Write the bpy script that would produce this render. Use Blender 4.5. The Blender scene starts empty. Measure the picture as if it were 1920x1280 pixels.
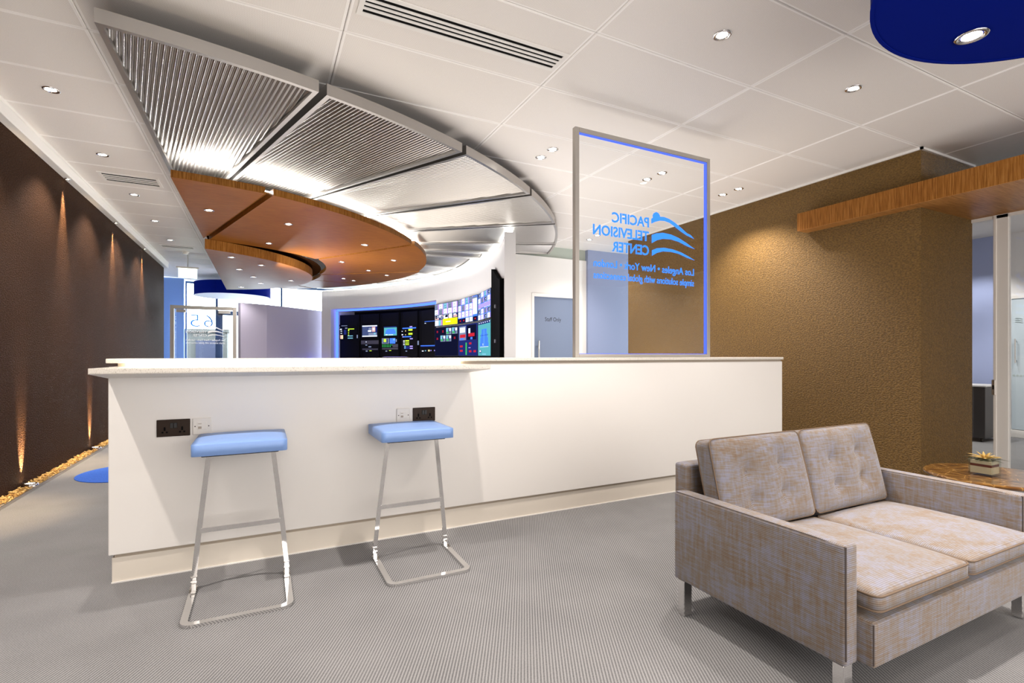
import bpy, bmesh, math, random
from mathutils import Vector, Matrix
random.seed(7)
R = math.radians
S = bpy.context.scene
COL = S.collection

# ------------------------------------------------------------------ camera, world, exposure
EYE, FOC, YAW, HORIZON = 1.1, 938.0, R(26.58), 666.0
cam_data = bpy.data.cameras.new('camera')
cam_data.sensor_width = 36.0
cam_data.lens = FOC / 1920 * 36
cam_data.shift_y = (HORIZON - 640) / 1920
cam_data.clip_start = 0.05
cam = bpy.data.objects.new('camera', cam_data)
cam.location = (0, 0, EYE)
cam.rotation_euler = (R(90), 0, -YAW)
COL.objects.link(cam)
S.camera = cam

world = bpy.data.worlds.new('daylight')
S.world = world
world.use_nodes = True
wbg = world.node_tree.nodes['Background']
wbg.inputs['Color'].default_value = (0.80, 0.90, 1.0, 1)
wbg.inputs['Strength'].default_value = 8.0

S.view_settings.view_transform = 'Standard'
S.view_settings.look = 'None'
S.view_settings.gamma = 1.0
S.view_settings.use_curve_mapping = False
S.view_settings.exposure = 0.68
try:
    S.cycles.max_bounces = 10
    S.cycles.diffuse_bounces = 5
    S.cycles.transparent_max_bounces = 16
    S.cycles.sample_clamp_indirect = 6.0
    S.cycles.caustics_reflective = False
    S.cycles.caustics_refractive = False
except Exception:
    pass

WARM = (1.0, 0.91, 0.83)
GOLD = (1.0, 0.71, 0.40)
P_DOWN, P_OAK, P_TRIM, P_UP, P_DISC = 42.0, 24.0, 260.0, 190.0, 115.0

# added fill light at the rear wall behind the camera, no window there
al = bpy.data.lights.new('rear_fill', 'AREA')
al.shape, al.size, al.size_y, al.energy, al.color = 'RECTANGLE', 6.0, 2.2, 105.0, (1.0, 0.95, 0.91)
alo = bpy.data.objects.new('rear_fill', al)
alo.location, alo.rotation_euler = (2.2, -2.9, 1.5), (R(90), 0, 0)
COL.objects.link(alo)
# added unseen fill lights without fixtures: lounge behind the camera, desk behind the counter, control room, corridor
for nm, loc, aim, sx_, sy_, en, colr_ in (
        ('lounge_fill', (0.9, -1.8, 0.8), (0, 0, 1), 4.0, 1.6, 62.0, (1.0, 0.94, 0.90)),
        ('desk_fill', (2.9, 4.3, 0.7), (0.05, 0.1, 1), 2.0, 1.4, 19.0, (1.0, 0.95, 0.92)),
        ('corridor_fill', (4.55, 5.9, 0.3), (-0.05, 0, 1), 1.2, 1.4, 28.0, (1.0, 0.95, 0.92)),
        ('control_fill', (0.9, 8.4, 0.55), (1, 0.15, 0.35), 0.8, 4.0, 95.0, (1.0, 0.97, 0.96)),
        ('oak_fill', (0.9, 6.6, 0.6), (0, 0.1, 1), 2.2, 3.0, 30.0, (1.0, 0.90, 0.78)),
        ('passage_fill', (0.3, 4.6, 0.7), (-0.5, 0.3, 1), 1.2, 2.0, 15.0, (1.0, 0.95, 0.92))):
    ul = bpy.data.lights.new(nm, 'AREA')
    ul.shape, ul.size, ul.size_y, ul.energy, ul.color = 'RECTANGLE', sx_, sy_, en, colr_
    ulo = bpy.data.objects.new(nm, ul)
    ulo.location = loc
    ulo.rotation_euler = Vector(aim).to_track_quat('-Z', 'Y').to_euler()
    COL.objects.link(ulo)

def ray(u, v):
    a = (u - 960) / FOC
    s, c = math.sin(YAW), math.cos(YAW)
    return Vector((s + a * c, c - a * s, -(v - HORIZON) / FOC))

def on_y(u, v, y):
    d = ray(u, v)
    return Vector((0, 0, EYE)) + d * (y / d.y)

# ------------------------------------------------------------------ materials
MATS = {}
def new_mat(name):
    m = bpy.data.materials.new(name)
    m.use_nodes = True
    MATS[name] = m
    nt = m.node_tree
    return m, nt, nt.nodes['Principled BSDF']

def plain(name, col, rough=0.5, metal=0.0, spec=0.5, emit=None, estr=0.0, coat=0.0):
    m, nt, b = new_mat(name)
    b.inputs['Base Color'].default_value = (*col, 1)
    b.inputs['Roughness'].default_value = rough
    b.inputs['Metallic'].default_value = metal
    b.inputs['Specular IOR Level'].default_value = spec
    if coat:
        b.inputs['Coat Weight'].default_value = coat
    if emit:
        b.inputs['Emission Color'].default_value = (*emit, 1)
        b.inputs['Emission Strength'].default_value = estr
    return m

def node(nt, t, **kw):
    n = nt.nodes.new(t)
    for k, v in kw.items():
        if k.startswith('i_'):
            n.inputs[k[2:].replace('_', ' ')].default_value = v
        else:
            setattr(n, k, v)
    return n

def ramp(nt, fac, stops):
    n = nt.nodes.new('ShaderNodeValToRGB')
    el = n.color_ramp.elements
    while len(el) > 1:
        el.remove(el[-1])
    el[0].position, el[0].color = stops[0][0], (*stops[0][1], 1)
    for p, c in stops[1:]:
        e = el.new(p)
        e.color = (*c, 1)
    nt.links.new(fac, n.inputs[0])
    return n.outputs[0]

def mathn(nt, op, a, b=None, clamp=False):
    n = nt.nodes.new('ShaderNodeMath')
    n.operation = op
    n.use_clamp = clamp
    for i, x in enumerate((a, b)):
        if x is None:
            continue
        if isinstance(x, (int, float)):
            n.inputs[i].default_value = x
        else:
            nt.links.new(x, n.inputs[i])
    return n.outputs[0]

def coords(nt, scale=(1, 1, 1), rot=(0, 0, 0), out='Object'):
    tc = nt.nodes.new('ShaderNodeTexCoord')
    mp = nt.nodes.new('ShaderNodeMapping')
    mp.inputs['Scale'].default_value = scale
    mp.inputs['Rotation'].default_value = rot
    nt.links.new(tc.outputs[out], mp.inputs[0])
    return mp.outputs[0]

def noise(nt, vec, scale, detail=3.0, rough=0.5):
    n = nt.nodes.new('ShaderNodeTexNoise')
    n.inputs['Scale'].default_value = scale
    n.inputs['Detail'].default_value = detail
    n.inputs['Roughness'].default_value = rough
    nt.links.new(vec, n.inputs['Vector'])
    return n.outputs[0]

def bump(nt, h, b, strength, dist):
    n = nt.nodes.new('ShaderNodeBump')
    n.inputs['Strength'].default_value = strength
    n.inputs['Distance'].default_value = dist
    nt.links.new(h, n.inputs['Height'])
    nt.links.new(n.outputs[0], b.inputs['Normal'])

white = plain('white_paint', (0.80, 0.78, 0.745), 0.6)
pale_glass = plain('pale_blue_backed_glass', (0.55, 0.64, 0.70), 0.12)
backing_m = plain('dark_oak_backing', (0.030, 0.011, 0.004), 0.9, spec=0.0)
bluish_lit_white = plain('white_paint_bluish_lit', (0.64, 0.62, 0.80), 0.6)  # white partition paint with the bluish light mixed into its colour
white_cool = plain('white_wall_paint', (0.78, 0.77, 0.77), 0.65)
lacquer = plain('cream_lacquer', (0.85, 0.825, 0.79), 0.33)
plinth_m = plain('plinth_lacquer', (0.76, 0.70, 0.61), 0.4)
groove_m = plain('groove_shadow_gap', (0.42, 0.36, 0.29), 0.6)
alu = plain('brushed_aluminium', (0.43, 0.415, 0.40), 0.36, 1.0)
alu_frame = plain('satin_anodised_frame', (0.52, 0.49, 0.45), 0.42, 0.75)
steel = plain('satin_steel', (0.58, 0.56, 0.53), 0.28, 1.0)
chrome = plain('polished_chrome', (0.80, 0.79, 0.78), 0.07, 1.0)
bronze = plain('dark_bronze_plate', (0.022, 0.010, 0.004), 0.45, 0.2, spec=0.3)
black = plain('black_plastic', (0.006, 0.006, 0.007), 0.45)
matte_black = plain('matte_black_panel', (0.0025, 0.0025, 0.003), 0.9, spec=0.04)
dark_slot = plain('dark_slot', (0.004, 0.004, 0.004), 0.9, spec=0.1)
rack_m = plain('rack_black', (0.006, 0.006, 0.008), 0.8, spec=0.1)
rack_grey = plain('rack_grey', (0.10, 0.10, 0.13), 0.45)
plate_white = plain('white_plastic', (0.80, 0.77, 0.72), 0.35)
cab_m = plain('charcoal_laminate', (0.028, 0.027, 0.03), 0.4)
cab_top = plain('pale_cabinet_top', (0.55, 0.54, 0.53), 0.4)
blue_wall = plain('lavender_blue_paint', (0.36, 0.42, 0.66), 0.6)
blue_corr = plain('grey_blue_paint', (0.24, 0.28, 0.42), 0.6)
blue_door = plain('pale_blue_door_laminate', (0.16, 0.20, 0.29), 0.5)
lobby_blue = plain('lobby_blue_paint', (0.20, 0.36, 0.74), 0.6)
drum_m = plain('royal_blue_drum_fabric', (0.0003, 0.007, 0.16), 0.85, spec=0.05)
drum_under = plain('white_drum_soffit', (0.85, 0.86, 0.88), 0.5)
frame_blue = plain('dark_blue_window_frame', (0.02, 0.06, 0.14), 0.5)
ink = plain('black_lettering', (0.01, 0.01, 0.012), 0.5)
white_ink = plain('white_lettering', (0.9, 0.9, 0.92), 0.5, emit=(1, 1, 1), estr=0.25)
digit_blue = plain('pale_blue_lettering', (0.05, 0.25, 0.60), 0.5)
grey_mark = plain('frosted_marking', (0.42, 0.50, 0.50), 0.6)
soffit_m = plain('grey_green_panel', (0.40, 0.44, 0.38), 0.6)
stone_ext = plain('outside_stone', (0.060, 0.063, 0.058), 0.8)
ext_glass = plain('outside_window_glass', (0.006, 0.012, 0.04), 0.5)
sand = plain('cream_sand', (0.72, 0.62, 0.44), 0.8)
red_sand = plain('red_brown_sand', (0.16, 0.025, 0.012), 0.8)
leaf_y = plain('succulent_leaf_yellow', (0.72, 0.50, 0.16), 0.5)
leaf_g = plain('succulent_leaf_dark', (0.10, 0.10, 0.05), 0.5)
under_seat = plain('black_seat_pan', (0.012, 0.012, 0.013), 0.5)

def emis(name, col, s):
    m = bpy.data.materials.new(name)
    m.use_nodes = True
    nt = m.node_tree
    nt.nodes.clear()
    o = nt.nodes.new('ShaderNodeOutputMaterial')
    e = nt.nodes.new('ShaderNodeEmission')
    e.inputs[0].default_value = (*col, 1)
    e.inputs[1].default_value = s
    nt.links.new(e.outputs[0], o.inputs[0])
    MATS[name] = m
    return m

lamp_glow = emis('lamp_glow', (1.0, 0.94, 0.86), 14.0)
gold_glow = emis('gold_lamp_glow', (1.0, 0.86, 0.62), 16.0)
led_cool = emis('cool_white_led', (1.0, 0.97, 0.91), 60.0)
led_wall = emis('cool_white_led_wall', (1.0, 0.98, 0.93), 11.0)
led_warm = emis('warm_white_led', (1.0, 0.90, 0.66), 9.0)
led_blue = emis('blue_led', (0.045, 0.11, 1.0), 2.6)
led_deep = emis('deep_blue_led', (0.03, 0.05, 1.0), 14.0)
led_edge = emis('blue_edge_led', (0.09, 0.16, 1.0), 0.9)
etch_blue = emis('edge_lit_etching', (0.045, 0.24, 1.0), 1.0)
exit_glow = emis('exit_sign_glow', (0.80, 1.0, 0.90), 3.2)

def glass_mat(name, tint, refl=1.0):
    m = bpy.data.materials.new(name)
    m.use_nodes = True
    nt = m.node_tree
    nt.nodes.clear()
    o = nt.nodes.new('ShaderNodeOutputMaterial')
    mx = nt.nodes.new('ShaderNodeMixShader')
    t = nt.nodes.new('ShaderNodeBsdfTransparent')
    g = nt.nodes.new('ShaderNodeBsdfGlossy')
    f = nt.nodes.new('ShaderNodeFresnel')
    gm = nt.nodes.new('ShaderNodeNewGeometry')   # same reflectance on both faces of the sheet
    nt.links.new(mathn(nt, 'SUBTRACT', 1.45, mathn(nt, 'MULTIPLY', gm.outputs['Backfacing'], 1.45 - 1 / 1.45)), f.inputs[0])
    t.inputs[0].default_value = (*tint, 1)
    g.inputs['Roughness'].default_value = 0.01
    k = mathn(nt, 'MULTIPLY', f.outputs[0], refl)
    nt.links.new(k, mx.inputs[0])
    nt.links.new(t.outputs[0], mx.inputs[1])
    nt.links.new(g.outputs[0], mx.inputs[2])
    nt.links.new(mx.outputs[0], o.inputs[0])
    MATS[name] = m
    return m
glass = glass_mat('clear_glass', (0.985, 0.99, 0.99), 0.9)
vase_glass = glass_mat('vase_glass', (0.93, 0.95, 0.94), 1.6)
frost = glass_mat('pale_frosted_door_glass', (0.62, 0.72, 0.80), 1.0)

# carpet: fine diagonal rib
carpet, nt, b = new_mat('ribbed_grey_carpet')
w = nt.nodes.new('ShaderNodeTexWave')
w.wave_type, w.bands_direction = 'BANDS', 'X'
w.inputs['Scale'].default_value = 1.0
w.inputs['Distortion'].default_value = 0.0
nt.links.new(coords(nt, (28, 28, 28), (0, 0, R(28))), w.inputs['Vector'])
n1 = noise(nt, coords(nt, (1, 1, 1)), 170, 2)
n2 = noise(nt, coords(nt, (1, 1, 1)), 3.0, 3)
v = mathn(nt, 'ADD', mathn(nt, 'MULTIPLY', w.outputs[1], 0.55), mathn(nt, 'MULTIPLY', n1, 0.45))
v = mathn(nt, 'ADD', v, mathn(nt, 'MULTIPLY', mathn(nt, 'SUBTRACT', n2, 0.5), 0.25))
nt.links.new(ramp(nt, v, [(0.2, (0.122, 0.122, 0.126)), (0.8, (0.315, 0.313, 0.316))]), b.inputs['Base Color'])
b.inputs['Roughness'].default_value = 0.95
b.inputs['Specular IOR Level'].default_value = 0.15
bump(nt, v, b, 0.25, 0.004)

blue_carpet, nt, b = new_mat('blue_carpet')
n1 = noise(nt, coords(nt), 160, 2)
nt.links.new(ramp(nt, n1, [(0.3, (0.012, 0.075, 0.42)), (0.7, (0.03, 0.14, 0.62))]), b.inputs['Base Color'])
b.inputs['Roughness'].default_value = 0.95

# ceiling tile: perforated field, plain border
tile_m, nt, b = new_mat('perforated_ceiling_tile')
vo = nt.nodes.new('ShaderNodeTexVoronoi')
vo.inputs['Scale'].default_value = 1.0
vo.inputs['Randomness'].default_value = 0.0
nt.links.new(coords(nt, (150, 150, 0)), vo.inputs['Vector'])
dots = mathn(nt, 'LESS_THAN', vo.outputs['Distance'], 0.30)
tc = nt.nodes.new('ShaderNodeTexCoord')
sx = nt.nodes.new('ShaderNodeSeparateXYZ')
nt.links.new(tc.outputs['Object'], sx.inputs[0])
inx = mathn(nt, 'LESS_THAN', mathn(nt, 'ABSOLUTE', sx.outputs[0]), 0.642)
iny = mathn(nt, 'LESS_THAN', mathn(nt, 'ABSOLUTE', sx.outputs[1]), 0.307)
field = mathn(nt, 'MULTIPLY', inx, iny)
k = mathn(nt, 'ADD', mathn(nt, 'MULTIPLY', field, 0.45), mathn(nt, 'MULTIPLY', mathn(nt, 'MULTIPLY', field, dots), 0.5))
nt.links.new(ramp(nt, k, [(0.0, (0.90, 0.875, 0.845)), (0.45, (0.82, 0.785, 0.745)), (1.0, (0.60, 0.555, 0.51))]), b.inputs['Base Color'])
b.inputs['Roughness'].default_value = 0.55

# brown embossed wallpaper
def wallpaper(name, lo, hi, rough, spec=0.3):
    m, nt, b = new_mat(name)
    n1 = noise(nt, coords(nt, (1, 1, 1.9)), 52, 2.0, 0.5)
    n2 = noise(nt, coords(nt), 330, 2)
    h = mathn(nt, 'ADD', n1, mathn(nt, 'MULTIPLY', n2, 0.25))
    nt.links.new(ramp(nt, n1, [(0.30, lo), (0.70, hi)]), b.inputs['Base Color'])
    b.inputs['Roughness'].default_value = rough
    b.inputs['Specular IOR Level'].default_value = spec
    bump(nt, h, b, 0.9, 0.016)
    return m
brown_r = wallpaper('brown_embossed_wallpaper', (0.100, 0.055, 0.013), (0.220, 0.122, 0.030), 0.55)
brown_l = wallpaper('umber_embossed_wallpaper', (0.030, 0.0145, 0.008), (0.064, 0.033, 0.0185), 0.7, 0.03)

def oak(name, scale, lo, mid, hi, rot=(0, 0, 0)):
    m, nt, b = new_mat(name)
    n1 = noise(nt, coords(nt, scale, rot), 1.0, 5, 0.6)
    n2 = noise(nt, coords(nt, (0.8, 0.8, 0.8)), 2.0, 2)
    v = mathn(nt, 'ADD', n1, mathn(nt, 'MULTIPLY', mathn(nt, 'SUBTRACT', n2, 0.5), 0.25))
    nt.links.new(ramp(nt, v, [(0.33, lo), (0.5, mid), (0.68, hi)]), b.inputs['Base Color'])
    b.inputs['Roughness'].default_value = 0.42
    b.inputs['Specular IOR Level'].default_value = 0.10
    bump(nt, n1, b, 0.08, 0.002)
    return m
oak_face = oak('oak_veneer_face', (6, 90, 6), (0.150, 0.046, 0.006), (0.205, 0.070, 0.010), (0.26, 0.097, 0.017), (0, 0, R(20)))
oak_edge = oak('oak_veneer_edge', (110, 110, 5), (0.150, 0.052, 0.008), (0.25, 0.098, 0.018), (0.36, 0.160, 0.038))
oak_beam_face = oak('oak_beam_underside', (6, 90, 6), (0.30, 0.125, 0.032), (0.40, 0.180, 0.050), (0.48, 0.235, 0.075), (0, 0, R(8)))

# speckled engineered stone
stone, nt, b = new_mat('speckled_cream_stone')
n1 = noise(nt, coords(nt), 260, 2, 0.6)
nt.links.new(ramp(nt, n1, [(0.30, (0.30, 0.26, 0.21)), (0.39, (0.70, 0.66, 0.59)), (0.62, (0.74, 0.70, 0.635)), (0.72, (0.84, 0.81, 0.75))]), b.inputs['Base Color'])
b.inputs['Roughness'].default_value = 0.3

# blue stool vinyl
vinyl, nt, b = new_mat('sky_blue_vinyl')
n1 = noise(nt, coords(nt), 420, 2)
b.inputs['Base Color'].default_value = (0.20, 0.34, 0.68, 1)
b.inputs['Roughness'].default_value = 0.42
bump(nt, n1, b, 0.06, 0.002)

# slubby ribbed sofa fabric
fabric, nt, b = new_mat('slub_weave_sofa_fabric')
tc = nt.nodes.new('ShaderNodeTexCoord')
so = nt.nodes.new('ShaderNodeSeparateXYZ')
sn = nt.nodes.new('ShaderNodeSeparateXYZ')
nt.links.new(tc.outputs['Object'], so.inputs[0])
nt.links.new(tc.outputs['Normal'], sn.inputs[0])
top = mathn(nt, 'GREATER_THAN', mathn(nt, 'ABSOLUTE', sn.outputs[2]), 0.72)
mixc = nt.nodes.new('ShaderNodeMix')
nt.links.new(top, mixc.inputs[0])
nt.links.new(so.outputs[2], mixc.inputs[2])
nt.links.new(so.outputs[1], mixc.inputs[3])
rib = mathn(nt, 'SINE', mathn(nt, 'MULTIPLY', mixc.outputs[0], 2 * math.pi / 0.0062))
rib01 = mathn(nt, 'ADD', mathn(nt, 'MULTIPLY', rib, 0.5), 0.5)
slub = noise(nt, coords(nt, (14, 14, 120)), 1.0, 4, 0.6)
slub2 = noise(nt, coords(nt, (70, 70, 9)), 1.0, 3, 0.6)
patch = noise(nt, coords(nt, (5, 5, 8)), 1.0, 2)
v = mathn(nt, 'ADD', mathn(nt, 'MULTIPLY', slub, 0.45), mathn(nt, 'ADD', mathn(nt, 'MULTIPLY', slub2, 0.40), mathn(nt, 'MULTIPLY', patch, 0.17)))
colr = ramp(nt, v, [(0.36, (0.200, 0.125, 0.075)), (0.45, (0.225, 0.170, 0.128)), (0.52, (0.235, 0.210, 0.205)), (0.61, (0.25, 0.25, 0.32))])
mul = nt.nodes.new('ShaderNodeMix')
mul.data_type = 'RGBA'
mul.blend_type = 'MULTIPLY'
mul.inputs[0].default_value = 0.75
nt.links.new(colr, mul.inputs[6])
nt.links.new(ramp(nt, rib01, [(0.0, (0.55, 0.52, 0.50)), (0.6, (1, 1, 1))]), mul.inputs[7])
nt.links.new(mul.outputs[2], b.inputs['Base Color'])
b.inputs['Roughness'].default_value = 0.7
b.inputs['Sheen Weight'].default_value = 0.25
bump(nt, rib01, b, 0.25, 0.002)
piping_m = plain('fabric_piping', (0.17, 0.115, 0.075), 0.7)
piping_dark = plain('dark_piping', (0.06, 0.045, 0.04), 0.7)

# brown marble
marble, nt, b = new_mat('brown_veined_marble')
vo = nt.nodes.new('ShaderNodeTexVoronoi')
vo.feature = 'DISTANCE_TO_EDGE'
vo.inputs['Scale'].default_value = 13
vd = nt.nodes.new('ShaderNodeVectorMath')
vd.operation = 'ADD'
cc = coords(nt)
nn = nt.nodes.new('ShaderNodeTexNoise')
nn.inputs['Scale'].default_value = 9
nt.links.new(cc, nn.inputs['Vector'])
nsc = nt.nodes.new('ShaderNodeVectorMath')
nsc.operation = 'SCALE'
nsc.inputs['Scale'].default_value = 0.09
nt.links.new(nn.outputs['Color'], nsc.inputs[0])
nt.links.new(cc, vd.inputs[0])
nt.links.new(nsc.outputs[0], vd.inputs[1])
nt.links.new(vd.outputs[0], vo.inputs['Vector'])
nt.links.new(ramp(nt, vo.outputs['Distance'], [(0.0, (0.42, 0.24, 0.07)), (0.04, (0.22, 0.10, 0.022)), (0.22, (0.13, 0.055, 0.013)), (0.5, (0.06, 0.025, 0.008))]), b.inputs['Base Color'])
b.inputs['Roughness'].default_value = 0.12

bark, nt, b = new_mat('golden_bark_chip')
n1 = noise(nt, coords(nt), 45, 3)
nt.links.new(ramp(nt, n1, [(0.3, (0.30, 0.155, 0.035)), (0.5, (0.62, 0.38, 0.11)), (0.7, (0.80, 0.58, 0.24))]), b.inputs['Base Color'])
b.inputs['Roughness'].default_value = 0.8

# ------------------------------------------------------------------ mesh helpers
def link(name, me, mat, parent=None, smooth=False):
    o = bpy.data.objects.new(name, me)
    COL.objects.link(o)
    for m in (mat if isinstance(mat, (list, tuple)) else [mat]):
        me.materials.append(m)
    if parent is not None:
        adopt(o, parent)
    if smooth:
        me.polygons.foreach_set('use_smooth', [True] * len(me.polygons))
    return o

def world_loc(o):
    p = Vector(o.location)
    if o.parent:
        p = world_loc(o.parent) + o.matrix_parent_inverse.translation + p
    return p

def adopt(o, parent):
    o.parent = parent
    o.matrix_parent_inverse = Matrix.Translation(-world_loc(parent))

def meta(o, label=None, cat=None, group=None, kind=None):
    if label: o['label'] = label
    if cat: o['category'] = cat
    if group: o['group'] = group
    if kind: o['kind'] = kind
    return o

def thing(name, label, cat, loc=(0, 0, 0), group=None):
    o = bpy.data.objects.new(name, None)
    o.empty_display_size = 0.1
    o.location = loc
    COL.objects.link(o)
    return meta(o, label, cat, group)

def struct(o):
    o['kind'] = 'structure'
    return o

def bm_obj(name, bm, mat, parent=None, smooth=False, origin=None):
    me = bpy.data.meshes.new(name)
    bmesh.ops.recalc_face_normals(bm, faces=bm.faces)
    if origin is not None:
        bmesh.ops.translate(bm, verts=bm.verts, vec=-Vector(origin))
    bm.to_mesh(me)
    bm.free()
    o = link(name, me, mat, parent, smooth)
    if origin is not None:
        o.location = origin
    return o

def add_box(bm, x0, x1, y0, y1, z0, z1, bev=0.0, seg=2, mi=0):
    t = bmesh.new()
    vs = [t.verts.new((x, y, z)) for x in (x0, x1) for y in (y0, y1) for z in (z0, z1)]
    for f in ((0, 1, 3, 2), (4, 6, 7, 5), (0, 4, 5, 1), (2, 3, 7, 6), (0, 2, 6, 4), (1, 5, 7, 3)):
        t.faces.new([vs[i] for i in f])
    if bev > 0:
        bmesh.ops.bevel(t, geom=list(t.edges), offset=bev, segments=seg, profile=0.5, affect='EDGES')
    merge(bm, t, mi)

def merge(bm, t, mi=0, mat4=None):
    mp = {}
    for v in t.verts:
        mp[v] = bm.verts.new(mat4 @ v.co if mat4 is not None else v.co)
    for f in t.faces:
        try:
            g = bm.faces.new([mp[v] for v in f.verts])
            g.material_index = mi
            g.smooth = f.smooth
        except ValueError:
            pass
    t.free()

def box(name, x0, x1, y0, y1, z0, z1, mat, parent=None, bev=0.0, seg=2, center=False):
    bm = bmesh.new()
    add_box(bm, x0, x1, y0, y1, z0, z1, bev, seg)
    return bm_obj(name, bm, mat, parent, bev > 0 and seg > 2,
                  ((x0 + x1) / 2, (y0 + y1) / 2, (z0 + z1) / 2) if center else None)

def add_prism(bm, poly, z0, z1, mi_side=0, mi_bot=0, mi_top=0):
    n = len(poly)
    lo = [bm.verts.new((p[0], p[1], z0)) for p in poly]
    hi = [bm.verts.new((p[0], p[1], z1)) for p in poly]
    f = bm.faces.new(lo[::-1]); f.material_index = mi_bot
    f = bm.faces.new(hi); f.material_index = mi_top
    for i in range(n):
        j = (i + 1) % n
        f = bm.faces.new((lo[i], lo[j], hi[j], hi[i]))
        f.material_index = mi_side

def prism(name, poly, z0, z1, mat, parent=None, mis=(0, 0, 0)):
    bm = bmesh.new()
    add_prism(bm, poly, z0, z1, *mis)
    return bm_obj(name, bm, mat, parent)

def add_lathe(bm, prof, c=(0, 0, 0), n=32, cap=True):
    rings = []
    for r, z in prof:
        rings.append([bm.verts.new((c[0] + r * math.cos(2 * math.pi * i / n), c[1] + r * math.sin(2 * math.pi * i / n), c[2] + z)) for i in range(n)])
    for a, bb in zip(rings, rings[1:]):
        for i in range(n):
            j = (i + 1) % n
            bm.faces.new((a[i], a[j], bb[j], bb[i]))
    if cap:
        bm.faces.new(rings[0][::-1])
        bm.faces.new(rings[-1])

def lathe(name, prof, c, mat, parent=None, n=32, cap=True, smooth=False):
    bm = bmesh.new()
    add_lathe(bm, prof, c, n, cap)
    return bm_obj(name, bm, mat, parent, smooth)

def add_sweep(bm, path, sect, closed=False, up=Vector((0, 0, 1))):
    """sweep a closed 2D section (side, up) along a path"""
    path = [Vector(p) for p in path]
    n = len(path)
    rings = []
    for i, p in enumerate(path):
        if closed:
            a, c = path[(i - 1) % n], path[(i + 1) % n]
        else:
            a, c = path[max(i - 1, 0)], path[min(i + 1, n - 1)]
        d1 = (p - a); d2 = (c - p)
        if d1.length < 1e-9: d1 = d2
        if d2.length < 1e-9: d2 = d1
        d1.normalize(); d2.normalize()
        t = (d1 + d2).normalized()
        side = t.cross(up)
        if side.length < 1e-6:
            side = Vector((1, 0, 0))
        side.normalize()
        u2 = side.cross(t).normalized()
        k = 1.0 / max(0.5, t.dot(d2))
        rings.append([bm.verts.new(p + side * (s * k) + u2 * q) for s, q in sect])
    m = len(sect)
    for i in range(n if closed else n - 1):
        a, c = rings[i], rings[(i + 1) % n]
        for j in range(m):
            l = (j + 1) % m
            bm.faces.new((a[j], a[l], c[l], c[j]))
    if not closed:
        bm.faces.new(rings[0][::-1])
        bm.faces.new(rings[-1])

def rect(w, h):
    return [(-w / 2, -h / 2), (w / 2, -h / 2), (w / 2, h / 2), (-w / 2, h / 2)]

def circ(r, n=8):
    return [(r * math.cos(2 * math.pi * i / n), r * math.sin(2 * math.pi * i / n)) for i in range(n)]

def sweep(name, path, sect, mat, parent=None, closed=False, up=Vector((0, 0, 1)), smooth=False):
    bm = bmesh.new()
    add_sweep(bm, path, sect, closed, up)
    return bm_obj(name, bm, mat, parent, smooth)

def text_mesh(name, body, height, width, origin, xdir, updir, mat, parent, bold=0.0, depth=0.003, align='LEFT'):
    cu = bpy.data.curves.new('lettering', 'FONT')
    cu.body = body
    cu.size = 1.0
    cu.offset = bold
    cu.extrude = 0.0
    cu.resolution_u = 3
    o = bpy.data.objects.new('lettering', cu)
    COL.objects.link(o)
    dg = bpy.context.evaluated_depsgraph_get()
    me = bpy.data.meshes.new_from_object(o.evaluated_get(dg))
    bpy.data.objects.remove(o)
    xs = [v.co.x for v in me.vertices]
    x0, x1 = min(xs), max(xs)
    sy = height / 0.727          # cap height of the built-in face
    sx = width / (x1 - x0) if width else sy
    xd, ud = Vector(xdir), Vector(updir)
    nd = xd.cross(ud)
    og = Vector(origin)
    for v in me.vertices:
        v.co = og + xd * ((v.co.x - x0) * sx) + ud * (v.co.y * sy)
    bm = bmesh.new()
    bm.from_mesh(me)
    if depth:
        r = bmesh.ops.extrude_face_region(bm, geom=list(bm.faces))
        bmesh.ops.translate(bm, verts=[e for e in r['geom'] if isinstance(e, bmesh.types.BMVert)], vec=nd * depth)
    bmesh.ops.recalc_face_normals(bm, faces=bm.faces)
    bm.to_mesh(me)
    bm.free()
    me.materials.clear()
    return link(name, me, mat, parent)

def spot(name, loc, target, power, size, blend, col, rad=0.03, parent=None):
    l = bpy.data.lights.new(name, 'SPOT')
    l.energy, l.spot_size, l.spot_blend, l.color, l.shadow_soft_size = power, R(size), blend, col, rad
    o = bpy.data.objects.new(name, l)
    COL.objects.link(o)
    o.location = loc
    d = Vector(target) - Vector(loc)
    o.rotation_euler = d.to_track_quat('-Z', 'Y').to_euler()
    if parent is not None:
        adopt(o, parent)
    return o

# ================================================================== ROOM SHELL
CEIL = 2.98
XL, XR, YW = -1.77, 5.33, 2.39        # left wall, right wall face, near end of the right wall

flr = struct(box('floor', -2.3, 9.2, -3.0, 15.2, -0.10, 0.0, carpet))
wl = struct(box('wall_left', XL - 0.12, XL, -3.0, 12.2, 0.0, CEIL, brown_l))
wr = struct(box('wall_right', XR, 6.29, YW, 6.43, 0.0, CEIL, brown_r))

struct(box('wall_rear', -2.3, 9.2, -3.1, -3.0, 0.0, CEIL + 0.1, white))
struct(box('wall_lounge_side', 9.1, 9.2, -3.0, -2.0, 0.0, CEIL + 0.1, white))
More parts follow.
